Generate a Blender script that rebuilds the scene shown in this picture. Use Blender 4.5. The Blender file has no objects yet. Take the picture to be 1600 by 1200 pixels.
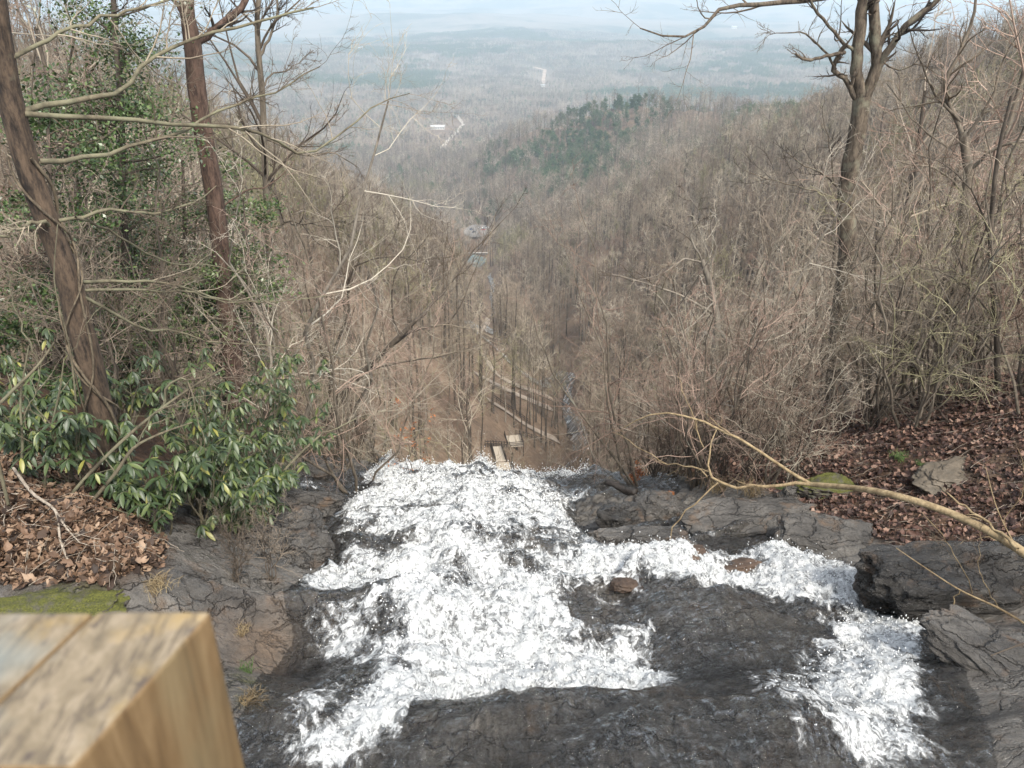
import bpy, math, numpy as np
from math import radians as RAD

# ------------------------------------------------------------------ camera, world, sun, exposure
SC = bpy.context.scene
COL = SC.collection
FPX, CX, CY, PITCH = 1256.0, 800.0, 600.0, RAD(27.0)
cam_d = bpy.data.cameras.new('camera')
cam_d.sensor_width = 36.0
cam_d.lens = 36.0 * FPX / 1600.0
cam_d.clip_start, cam_d.clip_end = 0.05, 80000.0
cam_d.dof.use_dof = True
cam_d.dof.focus_distance = 14.0
cam_d.dof.aperture_fstop = 6.5
cam = bpy.data.objects.new('camera', cam_d)
COL.objects.link(cam)
cam.rotation_euler = (RAD(90) - PITCH, 0, 0)
SC.camera = cam

SUN_EL, SUN_AZ = RAD(52), RAD(150)      # azimuth clockwise from +Y (the view direction)
W = bpy.data.worlds.new('World')
SC.world = W
W.use_nodes = True
wn = W.node_tree
sky = wn.nodes.new('ShaderNodeTexSky')
sky.sky_type = 'NISHITA'
sky.sun_disc = False
sky.sun_elevation = SUN_EL
sky.sun_rotation = SUN_AZ
sky.dust_density = 4.0
sky.altitude = 800
hs = wn.nodes.new('ShaderNodeHueSaturation')
hs.inputs['Saturation'].default_value = 0.30      # thin overcast: a grey-white sky
wn.links.new(sky.outputs[0], hs.inputs['Color'])
bg = wn.nodes['Background']
bg.inputs[1].default_value = 0.12
wn.links.new(hs.outputs[0], bg.inputs[0])

sun_d = bpy.data.lights.new('sun', 'SUN')
sun_d.energy = 2.0
sun_d.angle = RAD(12)
sun_d.color = (1.0, 0.93, 0.82)
sun = bpy.data.objects.new('sun', sun_d)
COL.objects.link(sun)
sun.rotation_euler = (RAD(90) - SUN_EL, 0, -SUN_AZ + math.pi)
sun.location = (0, 0, 40)

SC.view_settings.view_transform = 'Standard'
SC.view_settings.look = 'None'
SC.view_settings.gamma = 1.0
SC.view_settings.exposure = 1.52
SC.render.engine = 'CYCLES'
SC.cycles.use_denoising = True
SC.cycles.max_bounces = 5
SC.cycles.diffuse_bounces = 2
SC.cycles.glossy_bounces = 2
SC.cycles.transmission_bounces = 2
SC.cycles.volume_bounces = 1
SC.cycles.transparent_max_bounces = 12
SC.cycles.caustics_reflective = SC.cycles.caustics_refractive = False

# ------------------------------------------------------------------ helpers
CP, SP = math.cos(PITCH), math.sin(PITCH)
def ray(px, py):
    u, v = (px - CX) / FPX, (CY - py) / FPX
    return np.array([u, CP + v * SP, -SP + v * CP])
def atY(px, py, Y):
    d = ray(px, py)
    return d * (Y / d[1])
def atZ(px, py, Z):
    d = ray(px, py)
    return d * (Z / d[2])
def project(P):
    P = np.asarray(P, float)
    f = P[..., 1] * CP - P[..., 2] * SP
    up = P[..., 1] * SP + P[..., 2] * CP
    f = np.where(np.abs(f) < 1e-6, 1e-6, f)
    return CX + FPX * P[..., 0] / f, CY - FPX * up / f, f

def _hash(ix, iy, iz, seed):
    h = (ix * 374761393 + iy * 668265263 + iz * 2147483647 + seed * 1274126177) & 0xFFFFFFFF
    h = ((h ^ (h >> 13)) * 1274126177) & 0xFFFFFFFF
    h = ((h ^ (h >> 16)) * 2246822519) & 0xFFFFFFFF
    return ((h ^ (h >> 15)) & 0xFFFF) / 65535.0
def vnoise(x, y, seed=0, z=None):
    x = np.asarray(x, float); y = np.asarray(y, float)
    ix = np.floor(x).astype(np.int64); iy = np.floor(y).astype(np.int64)
    fx = x - ix; fy = y - iy
    fx = fx * fx * (3 - 2 * fx); fy = fy * fy * (3 - 2 * fy)
    if z is None:
        o = np.zeros_like(ix)
        a = _hash(ix, iy, o, seed); b = _hash(ix + 1, iy, o, seed)
        c = _hash(ix, iy + 1, o, seed); d = _hash(ix + 1, iy + 1, o, seed)
        return (a + (b - a) * fx) * (1 - fy) + (c + (d - c) * fx) * fy
    z = np.asarray(z, float); iz = np.floor(z).astype(np.int64); fz = z - iz; fz = fz * fz * (3 - 2 * fz)
    def lay(k):
        a = _hash(ix, iy, iz + k, seed); b = _hash(ix + 1, iy, iz + k, seed)
        c = _hash(ix, iy + 1, iz + k, seed); d = _hash(ix + 1, iy + 1, iz + k, seed)
        return (a + (b - a) * fx) * (1 - fy) + (c + (d - c) * fx) * fy
    return lay(0) * (1 - fz) + lay(1) * fz
def fbm(x, y, oct=4, seed=0, gain=0.5, ridged=False):
    s = 0.0; a = 1.0; t = 0.0
    for k in range(oct):
        n = vnoise(x * 2 ** k + 17.3 * k, y * 2 ** k - 9.1 * k, seed + k) * 2 - 1
        if ridged: n = 1 - 2 * np.abs(n)
        s = s + a * n; t += a; a *= gain
    return s / t
def sstep(a, b, x):
    t = np.clip((np.asarray(x, float) - a) / (b - a), 0, 1)
    return t * t * (3 - 2 * t)

def mesh(name, V, Fs, smooth=True):
    """V (n,3); Fs one face array or a list of them, (m,3) and/or (m,4)."""
    if not isinstance(Fs, (list, tuple)): Fs = [Fs]
    V = np.asarray(V, np.float32)
    me = bpy.data.meshes.new(name)
    me.vertices.add(len(V)); me.vertices.foreach_set('co', V.ravel())
    Fs = [np.asarray(f, np.int32) for f in Fs if len(f)]
    nl = sum(f.size for f in Fs); nf = sum(len(f) for f in Fs)
    me.loops.add(nl); me.polygons.add(nf)
    me.loops.foreach_set('vertex_index', np.concatenate([f.ravel() for f in Fs]))
    st = []; o = 0
    for f in Fs:
        st.append(o + np.arange(len(f)) * f.shape[1]); o += f.size
    me.polygons.foreach_set('loop_start', np.concatenate(st).astype(np.int32))
    me.polygons.foreach_set('use_smooth', np.full(nf, smooth))
    me.update(calc_edges=True)
    return me
def obj(name, data, mat=None, parent=None, loc=None, rz=0.0, sc=None):
    o = bpy.data.objects.new(name, data)
    COL.objects.link(o)
    if mat is not None and data is not None and not len(data.materials): data.materials.append(mat)
    if parent is not None: o.parent = parent
    if loc is not None: o.location = [float(c) for c in loc]
    if rz: o.rotation_euler = (0, 0, rz)
    if sc is not None: o.scale = (sc, sc, sc) if np.isscalar(sc) else sc
    return o
def empty(name, loc=(0, 0, 0), rz=0.0, sc=None):
    return obj(name, None, None, None, loc, rz, sc)
def tag(o, label=None, cat=None, group=None, kind=None):
    if label: o['label'] = label
    if cat: o['category'] = cat
    if group: o['group'] = group
    if kind: o['kind'] = kind
    return o
class MB:
    """collects boxes / arbitrary pieces into one mesh"""
    def __init__(s): s.V = []; s.Q = []; s.T = []; s.n = 0
    def add(s, V, F):
        V = np.asarray(V, float); F = np.asarray(F)
        (s.Q if F.shape[1] == 4 else s.T).append(F + s.n); s.V.append(V); s.n += len(V); return s
    def box(s, c, size, M=None):
        k = np.array([[-1,-1,-1],[1,-1,-1],[1,1,-1],[-1,1,-1],[-1,-1,1],[1,-1,1],[1,1,1],[-1,1,1]], float)
        V = k * np.asarray(size, float) / 2
        if M is not None: V = V @ np.asarray(M).T
        return s.add(V + np.asarray(c, float), [[3,2,1,0],[4,5,6,7],[0,1,5,4],[1,2,6,5],[2,3,7,6],[3,0,4,7]])
    def bar(s, a, b, w, h):
        a = np.asarray(a, float); b = np.asarray(b, float); d = b - a; L = np.linalg.norm(d); d = d / L
        x = np.cross(d, [0, 0, 1.0]); nx = np.linalg.norm(x)
        x = x / nx if nx > 1e-4 else np.array([1.0, 0, 0])
        z = np.cross(x, d)
        return s.box((a + b) / 2, (w, L, h), np.stack([x, d, z], 1))
    def build(s, name, smooth=False):
        return mesh(name, np.concatenate(s.V), [np.concatenate(q) for q in (s.Q, s.T) if q], smooth)
def bevel(o, w, seg=2):
    m = o.modifiers.new('bevel', 'BEVEL'); m.width = w; m.segments = seg; m.limit_method = 'ANGLE'
    return o

# ------------------------------------------------------------------ materials
class NT:
    def __init__(s, name):
        s.m = bpy.data.materials.new(name); s.m.use_nodes = True
        s.t = s.m.node_tree; s.b = s.t.nodes['Principled BSDF']; s.out = s.t.nodes['Material Output']
    def n(s, typ, props=None, **kw):
        nd = s.t.nodes.new('ShaderNode' + typ)
        for k, v in (props or {}).items(): setattr(nd, k, v)
        for k, v in kw.items(): s.set(nd, k, v)
        return nd
    def set(s, nd, k, v):
        k = int(k[1:]) if k[0] == 'i' and k[1:].isdigit() else k.replace('_', ' ')
        if isinstance(v, bpy.types.NodeSocket): s.t.links.new(v, nd.inputs[k])
        elif isinstance(v, bpy.types.Node): s.t.links.new(v.outputs[0], nd.inputs[k])
        else: nd.inputs[k].default_value = v
    def bs(s, **kw):
        for k, v in kw.items(): s.set(s.b, k, v)
        return s
    def math(s, op, a, b=0.0, c=None, clamp=False):
        nd = s.n('Math', {'operation': op, 'use_clamp': clamp}, i0=a, i1=b)
        if c is not None: s.set(nd, 'i2', c)
        return nd.outputs[0]
    def coord(s, out='Object', scale=(1, 1, 1), rot=(0, 0, 0)):
        tc = s.n('TexCoord')
        return s.n('Mapping', Vector=tc.outputs[out], Scale=scale, Rotation=rot).outputs[0]
    def noise(s, vec, scale, detail=4, rough=0.55, dist=0.0):
        return s.n('TexNoise', Vector=vec, Scale=scale, Detail=detail, Roughness=rough, Distortion=dist).outputs[0]
    def ramp(s, fac, stops, interp='LINEAR'):
        nd = s.n('ValToRGB', Fac=fac); cr = nd.color_ramp; cr.interpolation = interp
        while len(cr.elements) < len(stops): cr.elements.new(0.5)
        for e, (p, c) in zip(cr.elements, stops):
            e.position = p
            e.color = (c, c, c, 1) if np.isscalar(c) else (*c, 1)
        return nd.outputs[0]
    def mix(s, fac, a, b, blend='MIX'):
        nd = s.n('Mix', {'data_type': 'RGBA', 'blend_type': blend})
        for idx, v in ((0, fac), (6, a), (7, b)):
            if isinstance(v, bpy.types.NodeSocket): s.t.links.new(v, nd.inputs[idx])
            elif isinstance(v, (tuple, list)): nd.inputs[idx].default_value = (*v, 1) if len(v) == 3 else v
            else: nd.inputs[idx].default_value = v
        return nd.outputs[2]
    def bump(s, h, strength=0.5, dist=0.02, normal=None):
        nd = s.n('Bump', Strength=strength, Distance=dist, Height=h)
        if normal is not None: s.set(nd, 'Normal', normal)
        return nd.outputs[0]
    def attr(s, name):
        return s.n('Attribute', {'attribute_name': name})

def bark(name, dark, light, lichen=None, scale=9.0, strength=0.6, amount=0.5):
    m = NT(name)
    v = m.coord('Object', (1, 1, 0.22))
    n1 = m.noise(v, scale, 6, 0.65)
    n2 = m.noise(m.coord('Object'), scale * 0.35, 4, 0.6)
    n1 = m.math('ADD', m.math('MULTIPLY', n1, 0.65), m.math('MULTIPLY', m.noise(m.coord('Object', (1, 1, 0.35)), scale * 3.2, 4, 0.7), 0.35))
    c = m.ramp(n1, [(0.40, dark), (0.60, light)])
    if lichen:
        c = m.mix(m.ramp(n2, [(1 - amount - .08, 0.0), (1 - amount + .1, 0.75)]), c, lichen)
    m.bs(Base_Color=c, Roughness=0.92, Normal=m.bump(n1, strength, 0.02))
    return m.m
def twig_mat(name, cols, scale=0.6):
    """cols spread by object and along the crown"""
    m = NT(name)
    oi = m.n('ObjectInfo')
    n = m.noise(m.coord('Object'), scale, 3, 0.6)
    f = m.math('ADD', m.math('MULTIPLY', n, 0.7), m.math('MULTIPLY', m.math('SUBTRACT', oi.outputs['Random'], 0.5), 1.0))
    k = len(cols)
    m.bs(Base_Color=m.ramp(f, [(0.12 + 0.66 * i / (k - 1), c) for i, c in enumerate(cols)]), Roughness=0.85)
    return m.m
# ------------------------------------------------------------------ the lie of the land
AXY = [-60, 0, 12, 16, 20, 30, 60, 110, 160, 220, 280, 400, 550, 750, 1200, 2100, 4500, 9000, 16000, 40000]
AXZ = [-2, -4, -9.5, -12.5, -20, -36, -64, -86, -104, -123, -141, -168, -205, -243, -295, -350, -400, -405, -400, -420]
AXX = [0, 0, 0, 0, 0, 1, 4, 8, 11, 18, 14, -10, -20, -36, -95, -190, -420, -500, -500, -500]
RY = [-60, 0, 60, 150, 300, 500, 650, 900, 1000, 1100, 1200, 1280, 1400]
RX = [60, 60, 90, 130, 176, 241, 270, 275, 240, 166, 46, -10, -70]
RZ = [8, 6, 2, -10, -30, -62, -98, -140, -147, -152, -190, -235, -312]
LY = [-60, 0, 60, 150, 200, 300, 450, 600, 760, 900]
LX = [-60, -60, -66, -84, -90, -88, -76, -72, -80, -100]
LZ = [6, 2, -5, -22, -36, -72, -124, -182, -236, -262]
FLAT = []          # (x, y, radius, z): pond, car park and clearings are levelled
def macro_z(x, y):
    x = np.asarray(x, float); y = np.asarray(y, float)
    za = np.interp(y, AXY, AXZ); xa = np.interp(y, AXY, AXX)
    # plain with rolling hills
    amp = np.interp(y, [600, 1500, 3000, 6000, 9000, 12000, 20000], [0, 10, 34, 85, 130, 170, 300])
    plain = za + amp * (fbm(x / 1500 + 3.1, y / 1100 + 1.7, 4, 5) + 0.15)
    plain = plain + np.interp(y, [7000, 11000, 16000, 22000, 30000], [0, 60, 190, 520, 800])
    # right ridge
    rx = np.interp(y, RY, RX); rz = np.interp(y, RY, RZ)
    s = (x - xa) / np.maximum(rx - xa, 5)
    zr = za + (rz - za) * np.clip(s, 0, 1) ** 0.85
    over = np.maximum(x - rx, 0)
    zr = zr - np.interp(y, [200, 450, 900], [-0.15, 0.1, 0.42]) * over
    wr = (1 - sstep(1280, 1420, y))
    zR = np.maximum(plain - 5, zr) * wr + plain * (1 - wr)
    # left ridge
    lx = np.interp(y, LY, LX); lz = np.interp(y, LY, LZ)
    s = (xa - x) / np.maximum(xa - lx, 5)
    zl = za + (lz - za) * np.clip(s, 0, 1) ** 0.85
    over = np.maximum(lx - x, 0)
    zl = zl - np.interp(y, [100, 300, 500], [-0.3, 0.25, 0.5]) * over
    wl = (1 - sstep(700, 900, y))
    zL = np.maximum(plain - 5, zl) * wl + plain * (1 - wl)
    z = np.where(x > xa, zR, zL)
    d = np.abs(x - xa)
    z = z + np.interp(np.hypot(x, y), [20, 60, 200, 600], [0, 0.8, 2.5, 6]) * fbm(x / 60, y / 60, 3, 11) * sstep(3, 25, d)
    for (fx, fy, fr, fz) in FLAT:
        w = 1 - sstep(0.75, 1.3, np.hypot(x - fx, y - fy) / fr)
        z = z * (1 - w) + fz * w
    return z
def hit(px, py, t0=20.0, t1=30000.0, zoff=0.0):
    d = ray(px, py)
    t = np.geomspace(t0, t1, 6000)
    P = d[None, :] * t[:, None]
    below = P[:, 2] < macro_z(P[:, 0], P[:, 1]) + zoff
    k = int(np.argmax(below))
    return P[k]

# ---- near streambed and banks: control points + two rock steps
E_A = [(380,1190,-4.55),(520,1160,-4.6),(628,1125,-4.62),(744,1118,-4.62),(784,1108,-4.62),(840,1100,-4.62),(900,1102,-4.62),
       (956,1105,-4.62),(994,1097,-4.6),(1050,1078,-4.6),(1087,1094,-4.62),(1130,1110,-4.66),(1250,1150,-4.8)]
E_B = [(200,948,-4.75),(340,938,-4.85),(440,934,-4.95),(560,938,-5.1),(640,944,-5.3),(700,958,-5.5),(800,956,-5.55),(872,946,-5.5),(931,942,-5.45),
       (994,930,-5.4),(1022,916,-5.4),(1112,915,-5.4),(1166,927,-5.4),(1253,949,-5.42),(1320,957,-5.5),(1359,972,-5.6),(1440,1000,-5.7)]
wA = np.array([atZ(*p) for p in E_A]); wB = np.array([atZ(*p) for p in E_B])
wA = wA[np.argsort(wA[:, 0])]; wB = wB[np.argsort(wB[:, 0])]
aA = np.interp(wA[:, 0], [-2.2, -0.85, -0.42, 1.1, 1.6, 2.2], [0, 0.05, 1, 1, 0.45, 0])
aB = np.interp(wB[:, 0], [-4.5, -2.4, -1.0, -0.5, 0.5, 2.4, 3.2, 4.2], [0.6, 1, 1, 0.6, 1, 1, 0.35, 0.0])
def edge_d(x, y):
    jit = 0.10 * fbm(x * 1.6, y * 1.6, 3, 31) + 0.03 * fbm(x * 7, y * 7, 2, 32)
    return (y - np.interp(x, wA[:, 0], wA[:, 1]) + jit, np.interp(x, wA[:, 0], aA), y - np.interp(x, wB[:, 0], wB[:, 1]) + jit, np.interp(x, wB[:, 0], aB))
def steps(x, y):
    jit = 0.10 * fbm(x * 1.6, y * 1.6, 3, 31) + 0.03 * fbm(x * 7, y * 7, 2, 32)
    dA = y - np.interp(x, wA[:, 0], wA[:, 1]) + jit
    dB = y - np.interp(x, wB[:, 0], wB[:, 1]) + jit
    A = np.interp(x, wA[:, 0], aA); B = np.interp(x, wB[:, 0], aB)
    return -0.62 * A * sstep(-0.03, 0.20, dA) - 0.68 * B * sstep(-0.03, 0.24, dB)
CPTS = []
for X in (-2.0, 0.0, 2.0):
    for Y, Z in ((1.5, -4.3), (3.4, -4.5), (4.1, -4.61), (4.9, -5.28), (5.9, -5.42), (7.0, -6.15), (8, -6.52), (9, -7.0), (10.5, -7.8), (12, -8.6), (14, -9.6), (15.3, -10.25)):
        if abs(X) > 1 and Y > 9.6 and X > 0: continue
        CPTS.append((X, Y, Z))
CPTS += [(4.2, 6.2, -6.0), (3.2, 7.1, -6.2), (2.77, 4.0, -4.85), (3.5, 3.9, -4.6), (4.3, 5.2, -5.2), (4.9, 6.6, -5.9),
         (5.0, 8, -6.3), (4.8, 9.5, -6.85), (3.5, 9, -6.95), (1.9, 10.3, -7.7), (3.3, 11.5, -7.95), (2.6, 13, -8.8), (5.2, 11, -7.1), (7.45, 10, -5.9),
         (9, 8, -5.0), (9, 13, -6.6), (5, 14, -8.6), (7, 4.5, -4.6), (9, 2, -4), (12, 12, -5.2), (12, 18, -9), (6.5, 7.2, -5.6), (6.5, 12.5, -7.3),
         (3.3, 13.8, -9.3), (3.6, 15.3, -10.1), (2.4, 15.3, -10.2), (6, 17, -10.2),
         (-2.36, 6.5, -5.6), (-2.6, 7.5, -6.0), (-3.3, 8.6, -6.3), (-3.1, 13.5, -9.1), (-3.5, 11, -7.7), (-3.8, 13, -8.75), (-2.8, 15.3, -9.9),
         (-4.1, 5.9, -4.67), (-4.26, 5.2, -4.62), (-5, 7, -4.8), (-4.4, 7.5, -5.3), (-3.4, 6.6, -5.2), (-6, 9, -5.3), (-5, 11, -6.6), (-7, 13, -7), (-8, 6, -4.0),
         (-10, 10, -4.5), (-12, 18, -8.5), (-5, 16, -9.8), (-2.1, 4.4, -4.68), (-2.5, 5.2, -4.84), (-3.2, 4.0, -4.5), (-6, 3, -4.2), (-10, 3, -3.6), (-3.2, 5.4, -4.72)]
CPTS = np.array(CPTS)
def _tps(r2): return np.where(r2 > 1e-12, 0.5 * r2 * np.log(r2 + 1e-12), 0.0)
def _fit():
    P = CPTS[:, :2]; n = len(P)
    z = CPTS[:, 2] - steps(P[:, 0], P[:, 1])
    K = _tps(((P[:, None] - P[None]) ** 2).sum(-1)) + 0.08 * np.eye(n)
    Q = np.concatenate([np.ones((n, 1)), P], 1)
    M = np.block([[K, Q], [Q.T, np.zeros((3, 3))]])
    return np.linalg.solve(M, np.concatenate([z, np.zeros(3)]))
_wt = _fit()
def near_base(x, y):
    x = np.asarray(x, float); y = np.asarray(y, float); sh = x.shape
    xf = x.ravel(); yf = np.minimum(y.ravel(), 15.4)
    out = np.empty(xf.size)
    P = CPTS[:, :2]
    for a in range(0, xf.size, 20000):
        sl = slice(a, a + 20000)
        r2 = (xf[sl, None] - P[None, :, 0]) ** 2 + (yf[sl, None] - P[None, :, 1]) ** 2
        out[sl] = _tps(r2) @ _wt[:-3] + _wt[-3] + _wt[-2] * xf[sl] + _wt[-1] * yf[sl]
    z = out.reshape(sh) + steps(x, y)
    lipY = 15.4 + 0.5 * fbm(x * 0.8, x * 0 + 3.3, 3, 8)
    return z - 2.6 * np.maximum(y - lipY, 0) ** 1.0
def near_mask(x, y):
    """1 inside the modelled foreground, fading to 0 at its rim"""
    return sstep(-12.5, -9.5, x) * (1 - sstep(10, 13, x)) * (1 - sstep(15.6, 18, y))
def ground_z(x, y):
    w = near_mask(x, y)
    return near_base(x, y) * w + macro_z(x, y) * (1 - w)
# ------------------------------------------------------------------ ground materials
def litter_mat(name, far=False):
    m = NT(name)
    v = m.coord('Object')
    if far:
        n1 = m.math('ADD', m.math('MULTIPLY', m.noise(v, 0.05, 8, 0.7), 0.5), m.math('MULTIPLY', m.noise(v, 0.9, 8, 0.75), 0.5)); n2 = m.noise(v, 0.004, 5, 0.6)
        c = m.ramp(n1, [(0.36, (0.05, 0.032, 0.019)), (0.5, (0.15, 0.10, 0.063)), (0.64, (0.27, 0.195, 0.13))])
        # woodland far beyond the built trees: greyish twigs with dark green pine stands
        sep = m.n('SeparateXYZ', Vector=v)
        far_f = m.n('MapRange', Value=sep.outputs[1], i1=2500.0, i2=5200.0).outputs[0]
        g = m.ramp(m.noise(v, 0.0016, 10, 0.66), [(0.44, (0.20, 0.165, 0.13)), (0.53, (0.12, 0.11, 0.08)), (0.58, (0.02, 0.04, 0.02))])
        c = m.mix(far_f, c, g)
        m.bs(Base_Color=c, Roughness=0.95, Normal=m.bump(n1, 0.6, 0.5))
    return m.m
M_GROUND = litter_mat('forest_floor', True)

# ---- the whole landscape as one sheet
ZR = [0.0, 0.0]       # lowest and highest ground
def build_terrain():
    r = np.concatenate([np.geomspace(5, 3000, 330), np.geomspace(3000, 45000, 130)[1:]])
    a = np.linspace(RAD(-78), RAD(78), 360)
    Rg, Ag = np.meshgrid(r, a, indexing='ij')
    x = Rg * np.sin(Ag); y = Rg * np.cos(Ag)
    z = macro_z(x, y)
    w = near_mask(x, y)
    z = z * (1 - w) + (np.minimum(z, near_base(x, y)) - 1.2) * w
    n, k = Rg.shape
    idx = np.arange(n * k).reshape(n, k)
    F = np.stack([idx[:-1, :-1], idx[1:, :-1], idx[1:, 1:], idx[:-1, 1:]], -1).reshape(-1, 4)[:, ::-1]
    me = mesh('valley_terrain', np.stack([x, y, z], -1).reshape(-1, 3), F)
    tag(obj('valley_terrain', me, M_GROUND), kind='structure')
    ZR[:] = [float(z.min()), float(z.max())]

# ---- foreground bed: wet slate ledges, leaf-strewn banks
NX0, NX1, NY0, NY1, ND = -12.6, 13.0, 0.6, 17.9, 0.038
gx = np.arange(NX0, NX1, ND); gy = np.arange(NY0, NY1, ND)
GX, GY = np.meshgrid(gx, gy, indexing='ij')
def in_poly(px, py, poly):
    poly = np.asarray(poly, float); ins = np.zeros(px.shape, bool)
    for (x0, y0), (x1, y1) in zip(poly, np.roll(poly, -1, 0)):
        if y0 == y1: continue
        c = ((y0 > py) != (y1 > py)) & (px < (x1 - x0) * (py - y0) / (y1 - y0) + x0)
        ins ^= c
    return ins
def blur(a, n):
    for ax in (0, 1):
        p = np.pad(a, [(n, n) if i == ax else (0, 0) for i in range(2)], mode='edge')
        c = np.cumsum(np.concatenate([np.zeros_like(np.take(p, [0], ax)), p], ax), ax)
        hi = np.take(c, np.arange(2 * n + 1, c.shape[ax]), ax); lo = np.take(c, np.arange(0, c.shape[ax] - 2 * n - 1), ax)
        a = (hi - lo) / (2 * n + 1)
    return a
GZ0 = near_base(GX, GY)
PXg, PYg, _ = project(np.stack([GX, GY, GZ0], -1))
# world-space footprint of the leaf-covered banks (outline points carried onto the ground)
LIT_L = [(-900, 640), (60, 700), (200, 760), (232, 830), (262, 862), (250, 893), (222, 905), (180, 926), (120, 916), (60, 922), (-900, 925)]
LIT_R = [(1040, 738), (1120, 752), (1215, 772), (1250, 790), (1290, 806), (1340, 830), (1370, 842), (1400, 858), (1480, 858), (1600, 838), (2600, 870), (2600, 500), (1040, 600)]
lit = (in_poly(PXg, PYg, LIT_L) | in_poly(PXg, PYg, LIT_R)).astype(float)
lit = np.maximum(lit, ((GX < -4.3 - 0.1 * (GY - 7)) & (GY > 6.6)).astype(float))
lit = np.maximum(lit, (GX > 7.2).astype(float)); lit = np.maximum(lit, (GX < -5.5).astype(float) * (GY > 5.6))
LIT = blur(lit, 3)
strata = fbm(GX * 0.7 + 0.25 * GY, GY * 2.2 - 0.6 * GX, 4, 41, 0.55, True)
rough = 0.075 * strata + 0.06 * fbm(GX * 2.3, GY * 2.3, 4, 42) + 0.026 * fbm(GX * 9 + 2 * GY, GY * 6, 3, 43, 0.6, True)
# bedding: the dry slabs break in low steps
q = 0.16; zz = GZ0 + 0.22 * fbm(GX * 0.9, GY * 0.9, 3, 44) + 0.10 * GX
terr = (np.floor(zz / q) + sstep(0.62, 1.0, zz / q - np.floor(zz / q))) * q - zz
def cells(x, y, sx, sy, rot, seed):
    """broken bedrock: height per block and distance to the joint between blocks"""
    c, s_ = math.cos(rot), math.sin(rot)
    u = (c * x + s_ * y) / sx + 0.35 * fbm(x * 0.8, y * 0.8, 3, seed + 5); v = (-s_ * x + c * y) / sy + 0.35 * fbm(x * 0.8 + 9, y * 0.8, 3, seed + 6)
    iu = np.floor(u).astype(np.int64); iv = np.floor(v).astype(np.int64)
    f1 = np.full(x.shape, 9.0); f2 = np.full(x.shape, 9.0); hh = np.zeros(x.shape)
    for a in (-1, 0, 1):
        for b in (-1, 0, 1):
            o = np.zeros_like(iu)
            pu = iu + a + 0.15 + 0.7 * _hash(iu + a, iv + b, o, seed); pv = iv + b + 0.15 + 0.7 * _hash(iu + a, iv + b, o + 1, seed)
            d = np.maximum(np.abs(u - pu), np.abs(v - pv)) * 0.7 + 0.3 * np.hypot(u - pu, v - pv)
            h_ = _hash(iu + a, iv + b, o + 2, seed) - 0.5 + (u - pu) * (_hash(iu + a, iv + b, o + 3, seed) - 0.5) * 0.9 + (v - pv) * (_hash(iu + a, iv + b, o + 4, seed) - 0.5) * 0.9
            near = d < f1
            f2 = np.where(near, f1, np.minimum(f2, d)); hh = np.where(near, h_, hh); f1 = np.where(near, d, f1)
    return hh, f2 - f1
c1, e1 = cells(GX, GY, 1.15, 0.62, 0.25, 101); c2, e2 = cells(GX, GY, 0.42, 0.20, 0.2, 102)
slab = blur((in_poly(PXg, PYg, [(880, 770), (1060, 740), (1130, 760), (1400, 850), (1390, 900), (1300, 880), (1200, 850), (930, 862), (890, 830)])
             | in_poly(PXg, PYg, [(350, 760), (470, 740), (600, 715), (560, 780), (520, 830), (530, 880), (440, 920), (360, 915)])).astype(float), 4)
mound = 0.10 * fbm(GX * 1.1, GY * 1.1, 4, 45) + 0.05 * fbm(GX * 4, GY * 4, 3, 46)
lm = blur(in_poly(PXg, PYg, LIT_L).astype(float), 9) * (0.6 + 0.8 * fbm(GX * 1.6, GY * 1.6, 3, 47))
inst = sstep(6.6, 7.6, GY) * sstep(-3.6, -2.6, GX) * (1 - sstep(1.6, 3.2, GX)) * (1 - slab)       # low ledges under the white water
qs = 0.34; zs_ = GZ0 + 0.16 * fbm(GX * 0.7, GY * 0.7, 3, 48) + 0.05 * GX
ph_ = zs_ / qs - np.floor(zs_ / qs)
ledge = (np.floor(zs_ / qs) + sstep(0.05, 0.32, ph_)) * qs - zs_
frac = (0.15 * c1 + 0.05 * c2 - 0.07 * (1 - sstep(0.0, 0.09, e1)) - 0.022 * (1 - sstep(0.0, 0.12, e2))) * (0.22 + 0.78 * slab)
GZ = GZ0 + (rough * (1 - 0.45 * slab) + 0.8 * slab * terr + 1.1 * inst * ledge + frac) * (1 - LIT) + LIT * mound + 0.22 * lm
wn_ = near_mask(GX, GY)
GZ = GZ * wn_ + (macro_z(GX, GY)) * (1 - wn_)
def gz_at(x, y):
    fx = np.clip((np.asarray(x, float) - NX0) / ND, 0, len(gx) - 1.001); fy = np.clip((np.asarray(y, float) - NY0) / ND, 0, len(gy) - 1.001)
    ix = fx.astype(int); iy = fy.astype(int); fx = fx - ix; fy = fy - iy
    return (GZ[ix, iy] * (1 - fx) + GZ[ix + 1, iy] * fx) * (1 - fy) + (GZ[ix, iy + 1] * (1 - fx) + GZ[ix + 1, iy + 1] * fx) * fy
def surf_z(x, y):
    x = np.asarray(x, float); y = np.asarray(y, float)
    inside = (x > NX0 + .1) & (x < NX1 - .1) & (y > NY0 + .1) & (y < NY1 - .1)
    return np.where(inside, gz_at(x, y), macro_z(x, y))
def near_hit(px, py, zoff=0.0):
    d = ray(px, py); t = np.linspace(3, 40, 4000); P = d * t[:, None]
    hitm = (P[:, 2] < surf_z(P[:, 0], P[:, 1]) + zoff) & (t > 4.2)
    if not hitm.any() or P[int(np.argmax(hitm)), 1] > 15.6: return near_hit(px, py + 4, zoff)
    return P[int(np.argmax(hitm))]

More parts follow.
